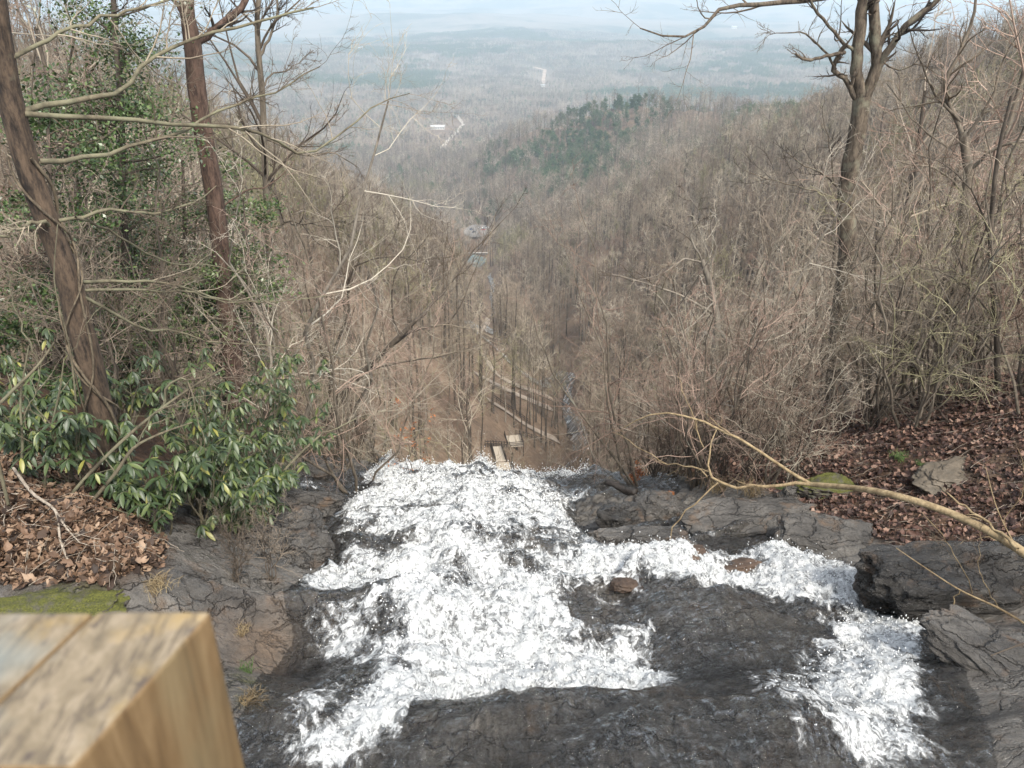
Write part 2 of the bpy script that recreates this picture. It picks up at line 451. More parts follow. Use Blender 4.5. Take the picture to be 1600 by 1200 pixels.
def grid_mesh(name, X, Y, Z, keep=None):
    n, k = X.shape
    idx = np.arange(n * k).reshape(n, k)
    F = np.stack([idx[:-1, :-1], idx[1:, :-1], idx[1:, 1:], idx[:-1, 1:]], -1).reshape(-1, 4)
    V = np.stack([X, Y, Z], -1).reshape(-1, 3)
    sel = None
    if keep is not None:
        kk = keep.ravel()
        F = F[kk[F].any(1)]
        used = np.unique(F); remap = np.full(len(V), -1); remap[used] = np.arange(len(used))
        V = V[used]; F = remap[F]; sel = used
    return mesh(name, V, F), sel

def rock_material(name, litter=False, wet=True, B=1.7):
    m = NT(name)
    v = m.coord('Object')
    vb = m.coord('Object', (1.3, 5.0, 6.0), (0.15, 0, RAD(16)))
    n1 = m.noise(v, 1.3, 8, 0.66, 0.5)
    n2 = m.noise(vb, 1.5, 8, 0.70, 0.7)
    n3 = m.noise(v, 26, 6, 0.72)
    wp = m.n('TexNoise', Vector=v, Scale=1.6, Detail=5.0, Roughness=0.65)
    def crack(sc3, rot, amt, wd):
        # joints between blocks: nearly straight, slightly wandering
        w = m.n('VectorMath', {'operation': 'MULTIPLY_ADD'}, i0=wp.outputs[1], i1=(amt, amt, amt)); m.t.links.new(v, w.inputs[2])
        mp = m.n('Mapping', Vector=w.outputs[0], Scale=sc3, Rotation=rot)
        vo = m.n('TexVoronoi', {'feature': 'DISTANCE_TO_EDGE'}, Vector=mp.outputs[0], Scale=1.0)
        return m.ramp(vo.outputs['Distance'], [(0.0, 0.0), (wd, 1.0)])
    k1, k2 = crack((0.75, 2.2, 2.6), (0.2, 0, RAD(15)), 0.6, 0.024), crack((2.2, 5.5, 5.0), (0.1, 0.1, RAD(24)), 0.42, 0.03)
    k2 = m.math('MAXIMUM', k2, m.ramp(m.noise(v, 1.9, 3), [(0.34, 1.0), (0.5, 0.25)]))
    ck = m.math('MULTIPLY', k1, k2)
    c = m.ramp(n1, [(0.30, (0.040 * B, 0.037 * B, 0.034 * B)), (0.46, (0.088 * B, 0.082 * B, 0.075 * B)), (0.60, (0.145 * B, 0.135 * B, 0.122 * B)), (0.78, (0.19 * B, 0.155 * B, 0.12 * B))])
    c = m.mix(m.ramp(n2, [(0.30, 0.8), (0.43, 0.0)]), c, (0.034, 0.031, 0.028))
    c = m.mix(m.ramp(n3, [(0.30, 0.7), (0.43, 0.0)]), c, (0.030, 0.027, 0.024))
    c = m.mix(m.ramp(ck, [(0.0, 0.75), (0.6, 0.0)]), c, (0.014, 0.012, 0.011))
    c = m.mix(m.ramp(m.noise(v, 3.1, 6, 0.65), [(0.54, 0.0), (0.70, 0.65)]), c, (0.16, 0.10, 0.058))
    rough = m.ramp(m.noise(v, 3.0, 4, 0.6), [(0.35, 0.13 if wet else 0.5), (0.7, 0.38 if wet else 0.85)])
    h = m.math('ADD', m.math('MULTIPLY', n2, 1.2), m.math('MULTIPLY', n3, 0.4))
    h = m.math('ADD', h, m.math('MULTIPLY', ck, 0.5))
    nb = m.bump(h, 1.0, 0.075)
    if litter:
        lt = m.attr('litter').outputs['Fac']
        nl = m.noise(v, 9, 7, 0.75)
        lc = m.ramp(nl, [(0.32, (0.020, 0.012, 0.007)), (0.5, (0.065, 0.034, 0.018)), (0.68, (0.14, 0.078, 0.042))])
        c = m.mix(lt, c, lc)
        rough = m.math('MAXIMUM', rough, m.math('MULTIPLY', lt, 0.85))
        ms = m.attr('moss').outputs['Fac']
        mf = m.math('MULTIPLY', ms, m.ramp(m.noise(v, 7, 7, 0.75), [(0.42, 0.0), (0.54, 1.0)]))
        c = m.mix(mf, c, m.ramp(m.noise(v, 60, 3, 0.7), [(0.3, (0.022, 0.028, 0.006)), (0.7, (0.105, 0.105, 0.016))]))
        sd = m.attr('dry').outputs['Fac']
        c = m.mix(m.math('MULTIPLY', sd, m.ramp(n1, [(0.35, 0.15), (0.6, 0.9)])), c, m.ramp(n3, [(0.3, (0.085, 0.062, 0.045)), (0.7, (0.22, 0.155, 0.105))]))
        rough = m.math('MAXIMUM', rough, m.math('MULTIPLY', m.math('ADD', mf, sd), 0.9))
        gy_ = m.attr('grey').outputs['Fac']
        c = m.mix(m.math('MULTIPLY', gy_, m.math('MULTIPLY', m.ramp(n1, [(0.36, 0.2), (0.56, 0.85)]), ck)), c, m.ramp(n3, [(0.32, (0.075, 0.070, 0.062)), (0.68, (0.17, 0.16, 0.145))]))
        rough = m.math('MAXIMUM', rough, m.math('MULTIPLY', gy_, 0.55))
    m.bs(Base_Color=c, Roughness=rough, Normal=nb)
    m.b.inputs['Specular IOR Level'].default_value = 0.5
    return m.m
M_ROCKBED = rock_material('wet_slate_and_litter', True, True, 1.3)
M_ROCK = rock_material('slate', False, True, 1.0)
M_ROCKDARK = rock_material('black_wet_slate', False, True, 0.55)
M_ROCKDRY = rock_material('dry_slate', False, False, 1.05)
def set_attr(me, name, val):
    a = me.attributes.new(name, 'FLOAT', 'POINT'); a.data.foreach_set('value', np.asarray(val, np.float32).ravel())
def build_bed():
    me, _ = grid_mesh('rock_ledges', GX, GY, GZ)
    set_attr(me, 'litter', LIT)
    moss = blur((in_poly(PXg, PYg, [(10, 950), (40, 930), (110, 920), (175, 932), (190, 952), (150, 960), (20, 960)])
                 | in_poly(PXg, PYg, [(1260, 745), (1300, 740), (1330, 768), (1270, 768)])
                 | in_poly(PXg, PYg, [(375, 1060), (410, 1070), (405, 1110), (385, 1110)])
                 | in_poly(PXg, PYg, [(1420, 848), (1470, 845), (1470, 862), (1425, 866)])).astype(float), 2)
    set_attr(me, 'moss', moss)
    dry = blur((in_poly(PXg, PYg, [(345, 950), (440, 950), (470, 990), (460, 1040), (420, 1070), (375, 1060), (340, 1000)])
                | in_poly(PXg, PYg, [(1440, 715), (1560, 705), (1600, 760), (1500, 765)])).astype(float), 4)
    set_attr(me, 'dry', dry)
    set_attr(me, 'grey', slab * (1 - LIT) * np.where(GX < 0, 0.2, 1.0))
    tag(obj('rock_ledges', me, M_ROCKBED), kind='structure')
# ------------------------------------------------------------------ trees
def unit(v): return v / np.maximum(np.linalg.norm(v, axis=-1, keepdims=True), 1e-9)
def tubes(P, R, sides=3, rng=None, lump=0.0):
    """N polylines (N,K,3) with radii (N,K) -> vertices, quads"""
    P = np.asarray(P, float); R = np.asarray(R, float); N, K, _ = P.shape
    T = np.empty_like(P); T[:, 1:-1] = P[:, 2:] - P[:, :-2]; T[:, 0] = P[:, 1] - P[:, 0]; T[:, -1] = P[:, -1] - P[:, -2]
    T = unit(T)
    m = unit(P[:, -1] - P[:, 0])
    ref = np.where(np.abs(m[:, 2:3]) < 0.8, np.array([[0, 0, 1.0]]), np.array([[1.0, 0, 0]]))
    ref = unit(np.cross(m, ref))[:, None, :]
    U = unit(ref - (ref * T).sum(-1, keepdims=True) * T); Vv = np.cross(T, U)
    th = np.linspace(0, 2 * np.pi, sides, endpoint=False)
    if lump:
        ph = np.random.default_rng(3).uniform(0, 6.28, 6)
        s = np.arange(K)[None, :, None]
        rr = 1 + lump * (np.sin(2 * th + ph[0] + 0.35 * s) * 0.5 + np.sin(5 * th + ph[1] + 0.2 * s) * 0.5 + np.sin(3 * th + ph[2] - 0.6 * s) * 0.5 + 0.4 * np.sin(1.7 * s + ph[3]))
    else: rr = 1.0
    ring = (np.cos(th)[None, None, :, None] * U[:, :, None, :] + np.sin(th)[None, None, :, None] * Vv[:, :, None, :])
    Rr = R[:, :, None] * rr * np.ones((1, 1, sides))
    V = P[:, :, None, :] + Rr[..., None] * ring
    base = (np.arange(N) * K * sides)[:, None, None] + (np.arange(K - 1) * sides)[None, :, None]
    j = np.arange(sides)[None, None, :]; j2 = (j + 1) % sides
    F = np.stack([base + j, base + j2, base + sides + j2, base + sides + j], -1).reshape(-1, 4)
    return V.reshape(-1, 3), F
def join(parts):
    Vs, Fs, o = [], [], 0
    for V, F in parts:
        Vs.append(V); Fs.append(F + o); o += len(V)
    return np.concatenate(Vs), np.concatenate(Fs)
def resample(pts, K):
    pts = np.asarray(pts, float)
    d = np.concatenate([[0], np.cumsum(np.linalg.norm(np.diff(pts[:, :3], axis=0), axis=1))])
    t = np.linspace(0, d[-1], K)
    # Catmull-style smoothing by cubic through finite-difference tangents
    out = np.empty((K, pts.shape[1]))
    n = len(pts)
    g = np.gradient(pts, d, axis=0) if n > 2 else np.tile((pts[1] - pts[0]) / d[-1], (n, 1))
    k = np.clip(np.searchsorted(d, t, side='right') - 1, 0, n - 2)
    h = d[k + 1] - d[k]; s = ((t - d[k]) / h)[:, None]; h = h[:, None]
    out = (2*s**3-3*s**2+1)*pts[k] + (s**3-2*s**2+s)*h*g[k] + (-2*s**3+3*s**2)*pts[k+1] + (s**3-s**2)*h*g[k+1]
    return out
def sprout(rng, P, R, n, tmin, tmax, ang, lr, K, rr, wob, up, rmin, taper=0.25, flat=0.0, tip=True, labs=None):
    """children of N parent polylines; lr = child length / parent length (or labs = absolute)"""
    N, Kp, _ = P.shape
    t = rng.uniform(tmin, tmax, (N, n)); t.sort(1)
    if tip: t[:, -1] = 0.995
    f = t * (Kp - 1); k = np.clip(f.astype(int), 0, Kp - 2); w = (f - k)[..., None]
    i = np.arange(N)[:, None]
    p0 = P[i, k] * (1 - w) + P[i, k + 1] * w
    tg = unit(P[i, k + 1] - P[i, k])
    pr = R[i, k] * (1 - w[..., 0]) + R[i, k + 1] * w[..., 0]
    L = np.linalg.norm(np.diff(P, axis=1), axis=-1).sum(1)[:, None]
    ln = (L * lr if labs is None else labs) * (1.0 - 0.55 * t) * rng.uniform(0.6, 1.3, (N, n))
    a = rng.uniform(ang[0], ang[1], (N, n))
    if tip: a[:, -1] *= 0.4
    rv = rng.normal(size=(N, n, 3)); rv[..., 2] *= (1 - flat)
    pe = unit(rv - (rv * tg).sum(-1, keepdims=True) * tg)
    d = tg * np.cos(a)[..., None] + pe * np.sin(a)[..., None]
    d = d.reshape(-1, 3); p0 = p0.reshape(-1, 3); ln = ln.ravel(); M = len(d)
    r0 = np.maximum(np.minimum(pr.ravel() * rr, pr.ravel() * 0.95), rmin)
    Q = np.empty((M, K, 3)); Q[:, 0] = p0
    bend = rng.normal(size=(M, 3)) * wob * 0.5
    for s in range(1, K):
        d = unit(d + bend / K + rng.normal(size=(M, 3)) * wob / math.sqrt(K) + np.array([0, 0, up / K]))
        Q[:, s] = Q[:, s - 1] + d * (ln / (K - 1))[:, None]
    rad = np.maximum(r0[:, None] * np.linspace(1, taper, K)[None], rmin * 0.6)
    rad[:, -1] *= 0.5
    return Q, rad
def trunk_line(rng, h, r, K=10, lean=0.06, wob=0.04, top=0.25):
    z = np.linspace(0, h, K)
    off = np.cumsum(rng.normal(size=(K, 2)) * wob * h / K, 0); off -= off[0]
    dirn = rng.normal(size=2) * lean
    P = np.stack([off[:, 0] + dirn[0] * z, off[:, 1] + dirn[1] * z, z], -1)
    R = r * (1 - (1 - top) * (z / h)) * (1 + 0.5 * np.exp(-z / (0.04 * h)))
    P[0, 2] -= 0.04 * h + 0.3
    return P[None], R[None]

def forest_tree(seed, h, r, detail, rmin):
    rng = np.random.default_rng(seed)
    P0, R0 = trunk_line(rng, h, r, 9, 0.03, 0.05, 0.2)
    n1, n2, n3 = detail
    P1, R1 = sprout(rng, P0, R0, n1, 0.46, 1.0, (0.5, 1.15), 0.40, 7, 0.5, 0.5, 0.3, rmin * 1.5)
    P2, R2 = sprout(rng, P1, R1, n2, 0.25, 1.0, (0.4, 1.0), 0.52, 5, 0.55, 0.5, 0.25, rmin)
    trunk = tubes(P0, R0, 6)
    parts = [tubes(P1, R1, 4), tubes(P2, R2, 3)]
    if n3:
        P3, R3 = sprout(rng, P2, R2, n3, 0.15, 1.0, (0.4, 0.95), 0.55, 3, 0.6, 0.3, 0.25, rmin * 0.75)
        parts.append(tubes(P3, R3, 3))
    return trunk, join(parts)
def sapling(seed, h, stems, rmin, spread=0.35, n=(7, 6, 5), pink=False):
    """many-stemmed thin understorey growth"""
    rng = np.random.default_rng(seed)
    Ps, Rs = [], []
    for s in range(stems):
        K = 10; z = np.linspace(0, h * rng.uniform(0.65, 1.1), K)
        a = rng.uniform(0, 6.28); ln = rng.uniform(0.25, 1) * spread
        wob = np.cumsum(rng.normal(size=(K, 2)) * 0.075 * h / 3, 0); wob -= wob[0]
        Pk = np.stack([0.12 * np.cos(a) * h / 4 + np.cos(a) * ln * z ** 1.15 + wob[:, 0], 0.12 * np.sin(a) * h / 4 + np.sin(a) * ln * z ** 1.15 + wob[:, 1], z - 0.15], -1)
        Ps.append(Pk); Rs.append(np.linspace(1, 0.25, K) * rng.uniform(0.6, 1.2) * 0.0065 * h)
    P0 = np.array(Ps); R0 = np.array(Rs)
    P1, R1 = sprout(rng, P0, R0, n[0], 0.2, 1.0, (0.5, 1.25), 0.42, 7, 0.55, 0.6, 0.15, rmin * 1.3)
    P2, R2 = sprout(rng, P1, R1, n[1], 0.15, 1.0, (0.5, 1.25), 0.5, 6, 0.6, 0.6, 0.1, rmin)
    parts = [tubes(P1, R1, 3), tubes(P2, R2, 3)]
    if n[2]:
        P3, R3 = sprout(rng, P2, R2, n[2], 0.1, 1.0, (0.5, 1.2), 0.5, 4, 0.6, 0.5, 0.1, rmin * 0.8)
        parts.append(tubes(P3, R3, 3))
    return tubes(P0, R0, 6), join(parts)
def leaf_faces(rng, C, size, up=0.6, narrow=0.5):
    """flat diamond leaves at centres C"""
    n = len(C)
    d = unit(rng.normal(size=(n, 3)) + np.array([0, 0, up])); e = unit(np.cross(d, rng.normal(size=(n, 3))))
    s = size * rng.uniform(0.6, 1.4, (n, 1))
    V = np.stack([C - e * s, C + np.cross(d, e) * s * narrow, C + e * s, C - np.cross(d, e) * s * narrow], 1).reshape(-1, 3)
    F = np.arange(4 * n).reshape(-1, 4)
    return V, F
def pine(seed, h, r, leaf, nleaf, crown0=0.45, wide=0.22, clump=0.9):
    rng = np.random.default_rng(seed)
    P0, R0 = trunk_line(rng, h, r, 8, 0.02, 0.03, 0.15)
    P1, R1 = sprout(rng, P0, R0, 26, crown0, 0.98, (1.0, 1.5), wide, 5, 0.35, 0.25, 0.3, 0.02, labs=None)
    tips = P1[:, 1:].reshape(-1, 3)
    C = tips[rng.integers(0, len(tips), nleaf)] + rng.normal(size=(nleaf, 3)) * np.array([clump, clump, clump * 0.45])
    return join([tubes(P0, R0, 5), tubes(P1, R1, 3)]), leaf_faces(rng, C, leaf, 0.8, 0.55)

# colours of bark and twigs (real surface colours)
M_BARK = [bark('bark_grey_brown', (0.065, 0.052, 0.038), (0.20, 0.165, 0.125), (0.22, 0.22, 0.18), 5, 0.6, 0.35),
          bark('bark_dark', (0.034, 0.027, 0.021), (0.115, 0.092, 0.07), None, 6, 0.6),
          bark('bark_pale', (0.12, 0.10, 0.08), (0.30, 0.265, 0.215), (0.26, 0.27, 0.22), 5, 0.4, 0.3)]
M_TWIG = [twig_mat('twigs_grey_tan', [(0.168, 0.139, 0.104), (0.294, 0.252, 0.191), (0.412, 0.365, 0.287)]),
          twig_mat('twigs_brown', [(0.134, 0.103, 0.076), (0.239, 0.191, 0.144), (0.344, 0.287, 0.222)]),
          twig_mat('twigs_pale', [(0.218, 0.187, 0.144), (0.353, 0.309, 0.244), (0.470, 0.426, 0.348)]),
          twig_mat('twigs_reddish', [(0.151, 0.100, 0.074), (0.269, 0.187, 0.144), (0.370, 0.270, 0.213)]),
          twig_mat('twigs_olive', [(0.143, 0.131, 0.065), (0.244, 0.226, 0.122), (0.328, 0.300, 0.183)])]
def leaf_mat(name, cols, scale=1.5, rough=0.5, trans=0.0):
    m = NT(name)
    oi = m.n('ObjectInfo')
    geo = m.n('NewGeometry')
    f = m.math('ADD', m.math('MULTIPLY', m.noise(m.coord('Object'), scale, 4, 0.65), 0.40), m.math('MULTIPLY', geo.outputs['Random Per Island'], 0.62))
    f = m.math('ADD', f, m.math('MULTIPLY', m.math('SUBTRACT', oi.outputs['Random'], 0.5), 0.25))
    k = len(cols)
    m.bs(Base_Color=m.ramp(f, [(0.25 + 0.55 * i / (k - 1), c) for i, c in enumerate(cols)]), Roughness=rough)
    return m.m
M_PINE = leaf_mat('pine_needles', [(0.022, 0.050, 0.020), (0.050, 0.092, 0.034), (0.10, 0.15, 0.055)], 0.35, 0.7)
M_HOLLY = leaf_mat('evergreen_leaves', [(0.025, 0.048, 0.014), (0.06, 0.10, 0.030), (0.14, 0.185, 0.065)], 0.9, 0.35)
# ------------------------------------------------------------------ clearings, pond, car park (positions in the valley)
POND = hit(742, 410); LOT = hit(746, 383); BLD = hit(684, 203)
POND_Z = float(macro_z(POND[0], POND[1])); 
FLAT += [(POND[0], POND[1], 26.0, POND_Z), (LOT[0], LOT[1], 28.0, POND_Z + 3.0)]
BLD_Z = float(macro_z(BLD[0], BLD[1])) + 2
FLAT += [(BLD[0], BLD[1], 75.0, BLD_Z)]
TRAILS = [[(744, 520), (768, 502)], [(752, 552), (762, 566), (778, 588), (800, 600), (832, 612), (866, 626)],
          [(742, 584), (770, 599), (800, 614), (836, 630), (862, 640)], [(762, 626), (790, 643), (815, 661), (838, 674), (872, 690)]]
def drape(pix, n=40):
    P = np.array([hit(*p) for p in pix]); return resample(P, n)
TRAIL_P = [drape(t) for t in TRAILS]
STREAM_PX = [(872, 742), (905, 715), (905, 690), (897, 665), (884, 635), (890, 600), (862, 590), (800, 570), (768, 540), (766, 520), (772, 498), (766, 470), (770, 450), (764, 430)]
STREAM_P = drape(STREAM_PX, 160)
ROAD_P = drape([(690, 232), (716, 205), (724, 194), (716, 184), (706, 178)], 40)
ROAD2_P = drape([(834, 106), (846, 109), (850, 116), (849, 124), (848, 132)], 20)
STAIR_A = hit(788, 742); STAIR_B = hit(803, 697)

# ------------------------------------------------------------------ woodland
rngF = np.random.default_rng(77)
def scatter(r0, r1, area, half=40.0):
    a0 = RAD(half)
    n = int(a0 * (r1 ** 2 - r0 ** 2) / area)
    r = np.sqrt(rngF.uniform(r0 ** 2, r1 ** 2, n)); a = rngF.uniform(-a0, a0, n)
    return r * np.sin(a), r * np.cos(a)
def dist_line(x, y, L):
    d = np.full(x.shape, 1e9)
    for p in L[:, :2]: d = np.minimum(d, np.hypot(x - p[0], y - p[1]))
    return d
def allowed(x, y):
    ok = np.ones(x.shape, bool)
    for (fx, fy, fr, fz) in FLAT: ok &= np.hypot(x - fx, y - fy) > fr * 0.95
    for L in TRAIL_P: ok &= dist_line(x, y, L) > 4.5
    ok &= dist_line(x, y, STREAM_P) > 5
    ok &= dist_line(x, y, ROAD_P) > 14
    ok &= dist_line(x, y, ROAD2_P) > 45
    z = macro_z(x, y)
    px, py, f = project(np.stack([x, y, z], -1))
    ptx, pty, _ = project(np.stack([x, y, z + 17], -1))
    # the open slope below the lip, and sight lines over clearings that really are open ground in front of them
    r = np.hypot(x, y)
    ok &= ~((y > 18) & (y < 150) & (px > 745) & (px < 900) & (pty < 745))
    ok &= ~((r > 175) & (r < 330) & (px > 742) & (px < 800) & (pty < 668) & (py > 555))
    ok &= ~((r > 400) & (r < 760) & (px > 718) & (px < 764) & (pty < 425) & (py > 400))
    ok &= ~((r > 1400) & (r < 2100) & (px > 655) & (px < 712) & (pty < 212) & (py > 200))
    ok &= ~near_excl(x, y)
    lim = np.interp(px, [440, 620, 740, 940, 1180, 1290], [150, 330, 430, 400, 330, 120])
    ok &= ~((f < 170) & (px > 430) & (px < 1290) & (project(np.stack([x, y, z + 29], -1))[1] < lim))
    return ok, px, py, f, z
def near_excl(x, y):
    return (np.hypot(x, y - 8) < 16)
def gn_instancer(name, pts, rot, scl, idx, coll, label, cat, grp=None):
    me = bpy.data.meshes.new(name); me.vertices.add(len(pts)); me.vertices.foreach_set('co', np.asarray(pts, np.float32).ravel())
    set_attr(me, 'rot', rot); set_attr(me, 'scl', scl)
    a = me.attributes.new('idx', 'INT', 'POINT'); a.data.foreach_set('value', np.asarray(idx, np.int32))
    o = obj(name, me)
    ng = bpy.data.node_groups.new(name, 'GeometryNodeTree')
    ng.interface.new_socket('Geometry', in_out='INPUT', socket_type='NodeSocketGeometry')
    ng.interface.new_socket('Geometry', in_out='OUTPUT', socket_type='NodeSocketGeometry')
    gi = ng.nodes.new('NodeGroupInput'); go = ng.nodes.new('NodeGroupOutput')
    ip = ng.nodes.new('GeometryNodeInstanceOnPoints'); ci = ng.nodes.new('GeometryNodeCollectionInfo')
    ci.inputs['Collection'].default_value = coll; ci.inputs['Separate Children'].default_value = True; ci.inputs['Reset Children'].default_value = True
    def na(nm, typ):
        n = ng.nodes.new('GeometryNodeInputNamedAttribute'); n.data_type = typ; n.inputs['Name'].default_value = nm; return n.outputs['Attribute']
    cx = ng.nodes.new('ShaderNodeCombineXYZ'); L = ng.links.new
    L(na('rot', 'FLOAT'), cx.inputs[2])
    L(gi.outputs[0], ip.inputs['Points']); L(ci.outputs[0], ip.inputs['Instance']); ip.inputs['Pick Instance'].default_value = True
    L(na('idx', 'INT'), ip.inputs['Instance Index']); L(cx.outputs[0], ip.inputs['Rotation']); L(na('scl', 'FLOAT'), ip.inputs['Scale'])
    L(ip.outputs[0], go.inputs[0])
    md = o.modifiers.new('scatter', 'NODES'); md.node_group = ng
    tag(o, label, cat, grp, 'stuff')
    return o
def proto_coll(name, meshes):
    c = bpy.data.collections.new(name)
    for k, me in enumerate(meshes):
        o = bpy.data.objects.new('%s_%03d' % (name, k), me); c.objects.link(o)
    return c
def two_mat(name, trunk, crown, mt, mc):
    V, F = join([trunk, crown])
    me = mesh(name, V, F); me.materials.append(mt); me.materials.append(mc)
    mi = np.zeros(len(F), np.int32); mi[len(trunk[1]):] = 1
    me.polygons.foreach_set('material_index', mi)
    return me

def build_woodland():
    # ---- 1. the trees one can tell apart (nearest in view): things of their own
    spec = [  # height, radius, twig material, bark material, look
        (18, 0.25, 0, 1, 'bare grey-tan tree with upswept twigs in the wooded ravine'),
        (21, 0.29, 1, 1, 'tall bare tree with a dark straight trunk in the wooded ravine'),
        (16, 0.21, 2, 2, 'bare pale-barked tree with whitish limbs in the wooded ravine'),
        (15, 0.16, 3, 0, 'bare tree with reddish budding twigs in the wooded ravine'),
        (19, 0.21, 4, 1, 'bare tree with olive-tinged twigs in the wooded ravine'),
        (22, 0.22, 1, 0, 'bare brown-twigged narrow-crowned tree in the wooded ravine')]
    kinds = []
    for k, (h, r, tm, bm, lab) in enumerate(spec):
        t, c = forest_tree(200 + k, h, r, (13, 7, 6), 0.015)
        mt = mesh('forest_trunk', *t); mt.materials.append(M_BARK[bm])
        mc = mesh('forest_crown', *c); mc.materials.append(M_TWIG[tm])
        kinds.append((mt, mc, lab))
    x, y = scatter(14, 430, 31.0)
    ok, px, py, f, z = allowed(x, y)
    x, y, z, px, py, f = (a[ok] for a in (x, y, z, px, py, f))
    ptop = project(np.stack([x, y, z + 18], -1))
    seen = (px > -60) & (px < 1660) & (ptop[1] < 770) & (f > 5)
    order = np.argsort(np.where(seen, f, 1e9))
    pick = order[:285]
    kk = rngF.choice(6, len(x), p=[.33, .21, .14, .1, .04, .18])
    rot = rngF.uniform(0, 6.28, len(x)); scl = 0.6 + 0.75 * rngF.beta(1.8, 1.8, len(x))
    red = vnoise(x / 22, y / 22, 91) > 0.86
    kk = np.where(red, 3, kk)
    for i in pick:
        mt, mc, lab = kinds[kk[i]]
        e = empty('bare_tree', (x[i], y[i], z[i]), rot[i], scl[i])
        dt = min(np.hypot(L[:, 0] - x[i], L[:, 1] - y[i]).min() for L in TRAIL_P)
        where = 'beside the gravel paths' if dt < 16 else 'on the steep slope ' + ('right' if x[i] > np.interp(y[i], AXY, AXX) else 'left') + (' of the falls' if f[i] < 75 else ' far below')
        tag(e, lab.replace('in the wooded ravine', where).replace('rising from the wooded ravine', where), 'tree', 'bare trees of the ravine woodland')
        obj('trunk', mt, None, e); obj('crown', mc, None, e)
    rest = np.setdiff1d(np.arange(len(x)), pick)
    # ---- 2. woodland too dense to count
    spec2 = [(18, 0.30, 0, 1), (20, 0.32, 1, 1), (16, 0.26, 2, 2), (15, 0.18, 3, 0), (17, 0.20, 4, 0), (21, 0.22, 1, 0), (16, 0.2, 0, 2), (19, 0.2, 1, 0)]
    pm = []
    for k, (h, r, tm, bm) in enumerate(spec2):
        t, c = forest_tree(300 + k, h, r, (12, 6, 5), 0.036)
        pm.append(two_mat('woodland_tree', t, c, M_BARK[bm], M_TWIG[tm]))
    coll = proto_coll('woodland', pm)
    x2, y2 = scatter(430, 1600, 56.0, 37)
    ok, px, py, f, z2 = allowed(x2, y2)
    x2, y2, z2 = x2[ok], y2[ok], z2[ok]
    # pines: stands on the spur and scattered on the slopes
    pn = fbm(x2 / 85, y2 / 110, 3, 61)
    rxx = np.interp(y2, RY, RX)
    onspur = (y2 > 520) & (np.abs(x2 - rxx) < 230) & (x2 > -40)
    pine_p = np.where(onspur, sstep(-0.35, 0.25, pn) * np.interp(y2, [520, 700, 850, 1000], [0.12, 0.42, 0.75, 0.8]), sstep(0.3, 0.55, pn) * 0.35 + 0.008)
    isp = rngF.uniform(size=len(x2)) < pine_p
    X = np.concatenate([x[rest], x2[~isp]]); Y = np.concatenate([y[rest], y2[~isp]]); Z = np.concatenate([z[rest], z2[~isp]])
    ki = rngF.choice(8, len(X), p=[.25, .18, .13, .07, .06, .12, .12, .07])
    ki = np.where(vnoise(X / 40, Y / 40, 92) > 0.86, 3, ki); ki = np.where(vnoise(X / 55, Y / 55, 93) > 0.82, 4, ki)
    gn_instancer('bare_woodland', np.stack([X, Y, Z - 0.2], -1), rngF.uniform(0, 6.28, len(X)), (0.62 + 0.75 * rngF.beta(1.8, 1.8, len(X))) * np.where(np.hypot(X, Y) > 430, 1.18, 1.0), ki, coll,
                 'bare grey-brown winter woodland covering the valley sides', 'woodland')
    pp = []
    for k in range(4):
        w, l = pine(400 + k, 17 + k, 0.2, 0.55, 760, 0.35, 0.24, 1.0)
        pp.append(two_mat('pine_tree', w, l, M_BARK[1], M_PINE))
    pc = proto_coll('pines', pp)
    pi_ = np.where(isp)[0]
    gn_instancer('pine_stand', np.stack([x2[pi_], y2[pi_], z2[pi_] - 0.2], -1), rngF.uniform(0, 6.28, len(pi_)), rngF.uniform(0.65, 1.05, len(pi_)), rngF.integers(0, 4, len(pi_)), pc,
                 'dark green pines mixed into the bare wood on the spur', 'woodland')
    # ---- undergrowth on the ravine floor and slopes
    us = []
    for k in range(5):
        t, c = sapling(850 + k, 2.6, 5, 0.009, 0.42, (5, 4, 3)); us.append(two_mat('undergrowth', t, c, M_BARK[k % 3], M_TWIG[(3, 1, 0, 4, 2)[k]]))
    xu, yu = scatter(60, 330, 9.0, 36); zu = macro_z(xu, yu); pu, qu, _ = project(np.stack([xu, yu, zu], -1))
    dt = np.min([dist_line(xu, yu, L) for L in TRAIL_P], 0); ds = dist_line(xu, yu, STREAM_P)
    dl = np.minimum(np.hypot(xu - STAIR_A[0], yu - STAIR_A[1]), np.hypot(xu - STAIR_B[0], yu - STAIR_B[1]))
    okk = (dt > 4.2) & (ds > 2.0) & (dl > 6.0) & ~((pu > 762) & (pu < 812) & (qu > 690) & (qu < 760)) & (vnoise(xu / 9, yu / 9, 44) > 0.3)
    xu, yu, zu = xu[okk], yu[okk], zu[okk]
    gn_instancer('undergrowth', np.stack([xu, yu, zu], -1), rngF.uniform(0, 6.28, len(xu)), rngF.uniform(0.35, 1.1, len(xu)), rngF.integers(0, 5, len(xu)), proto_coll('undergrowth_kinds', us), 'twiggy undergrowth over the ravine floor around the gravel paths', 'undergrowth')
    # ---- 3. far woodland: groves
    gm = []
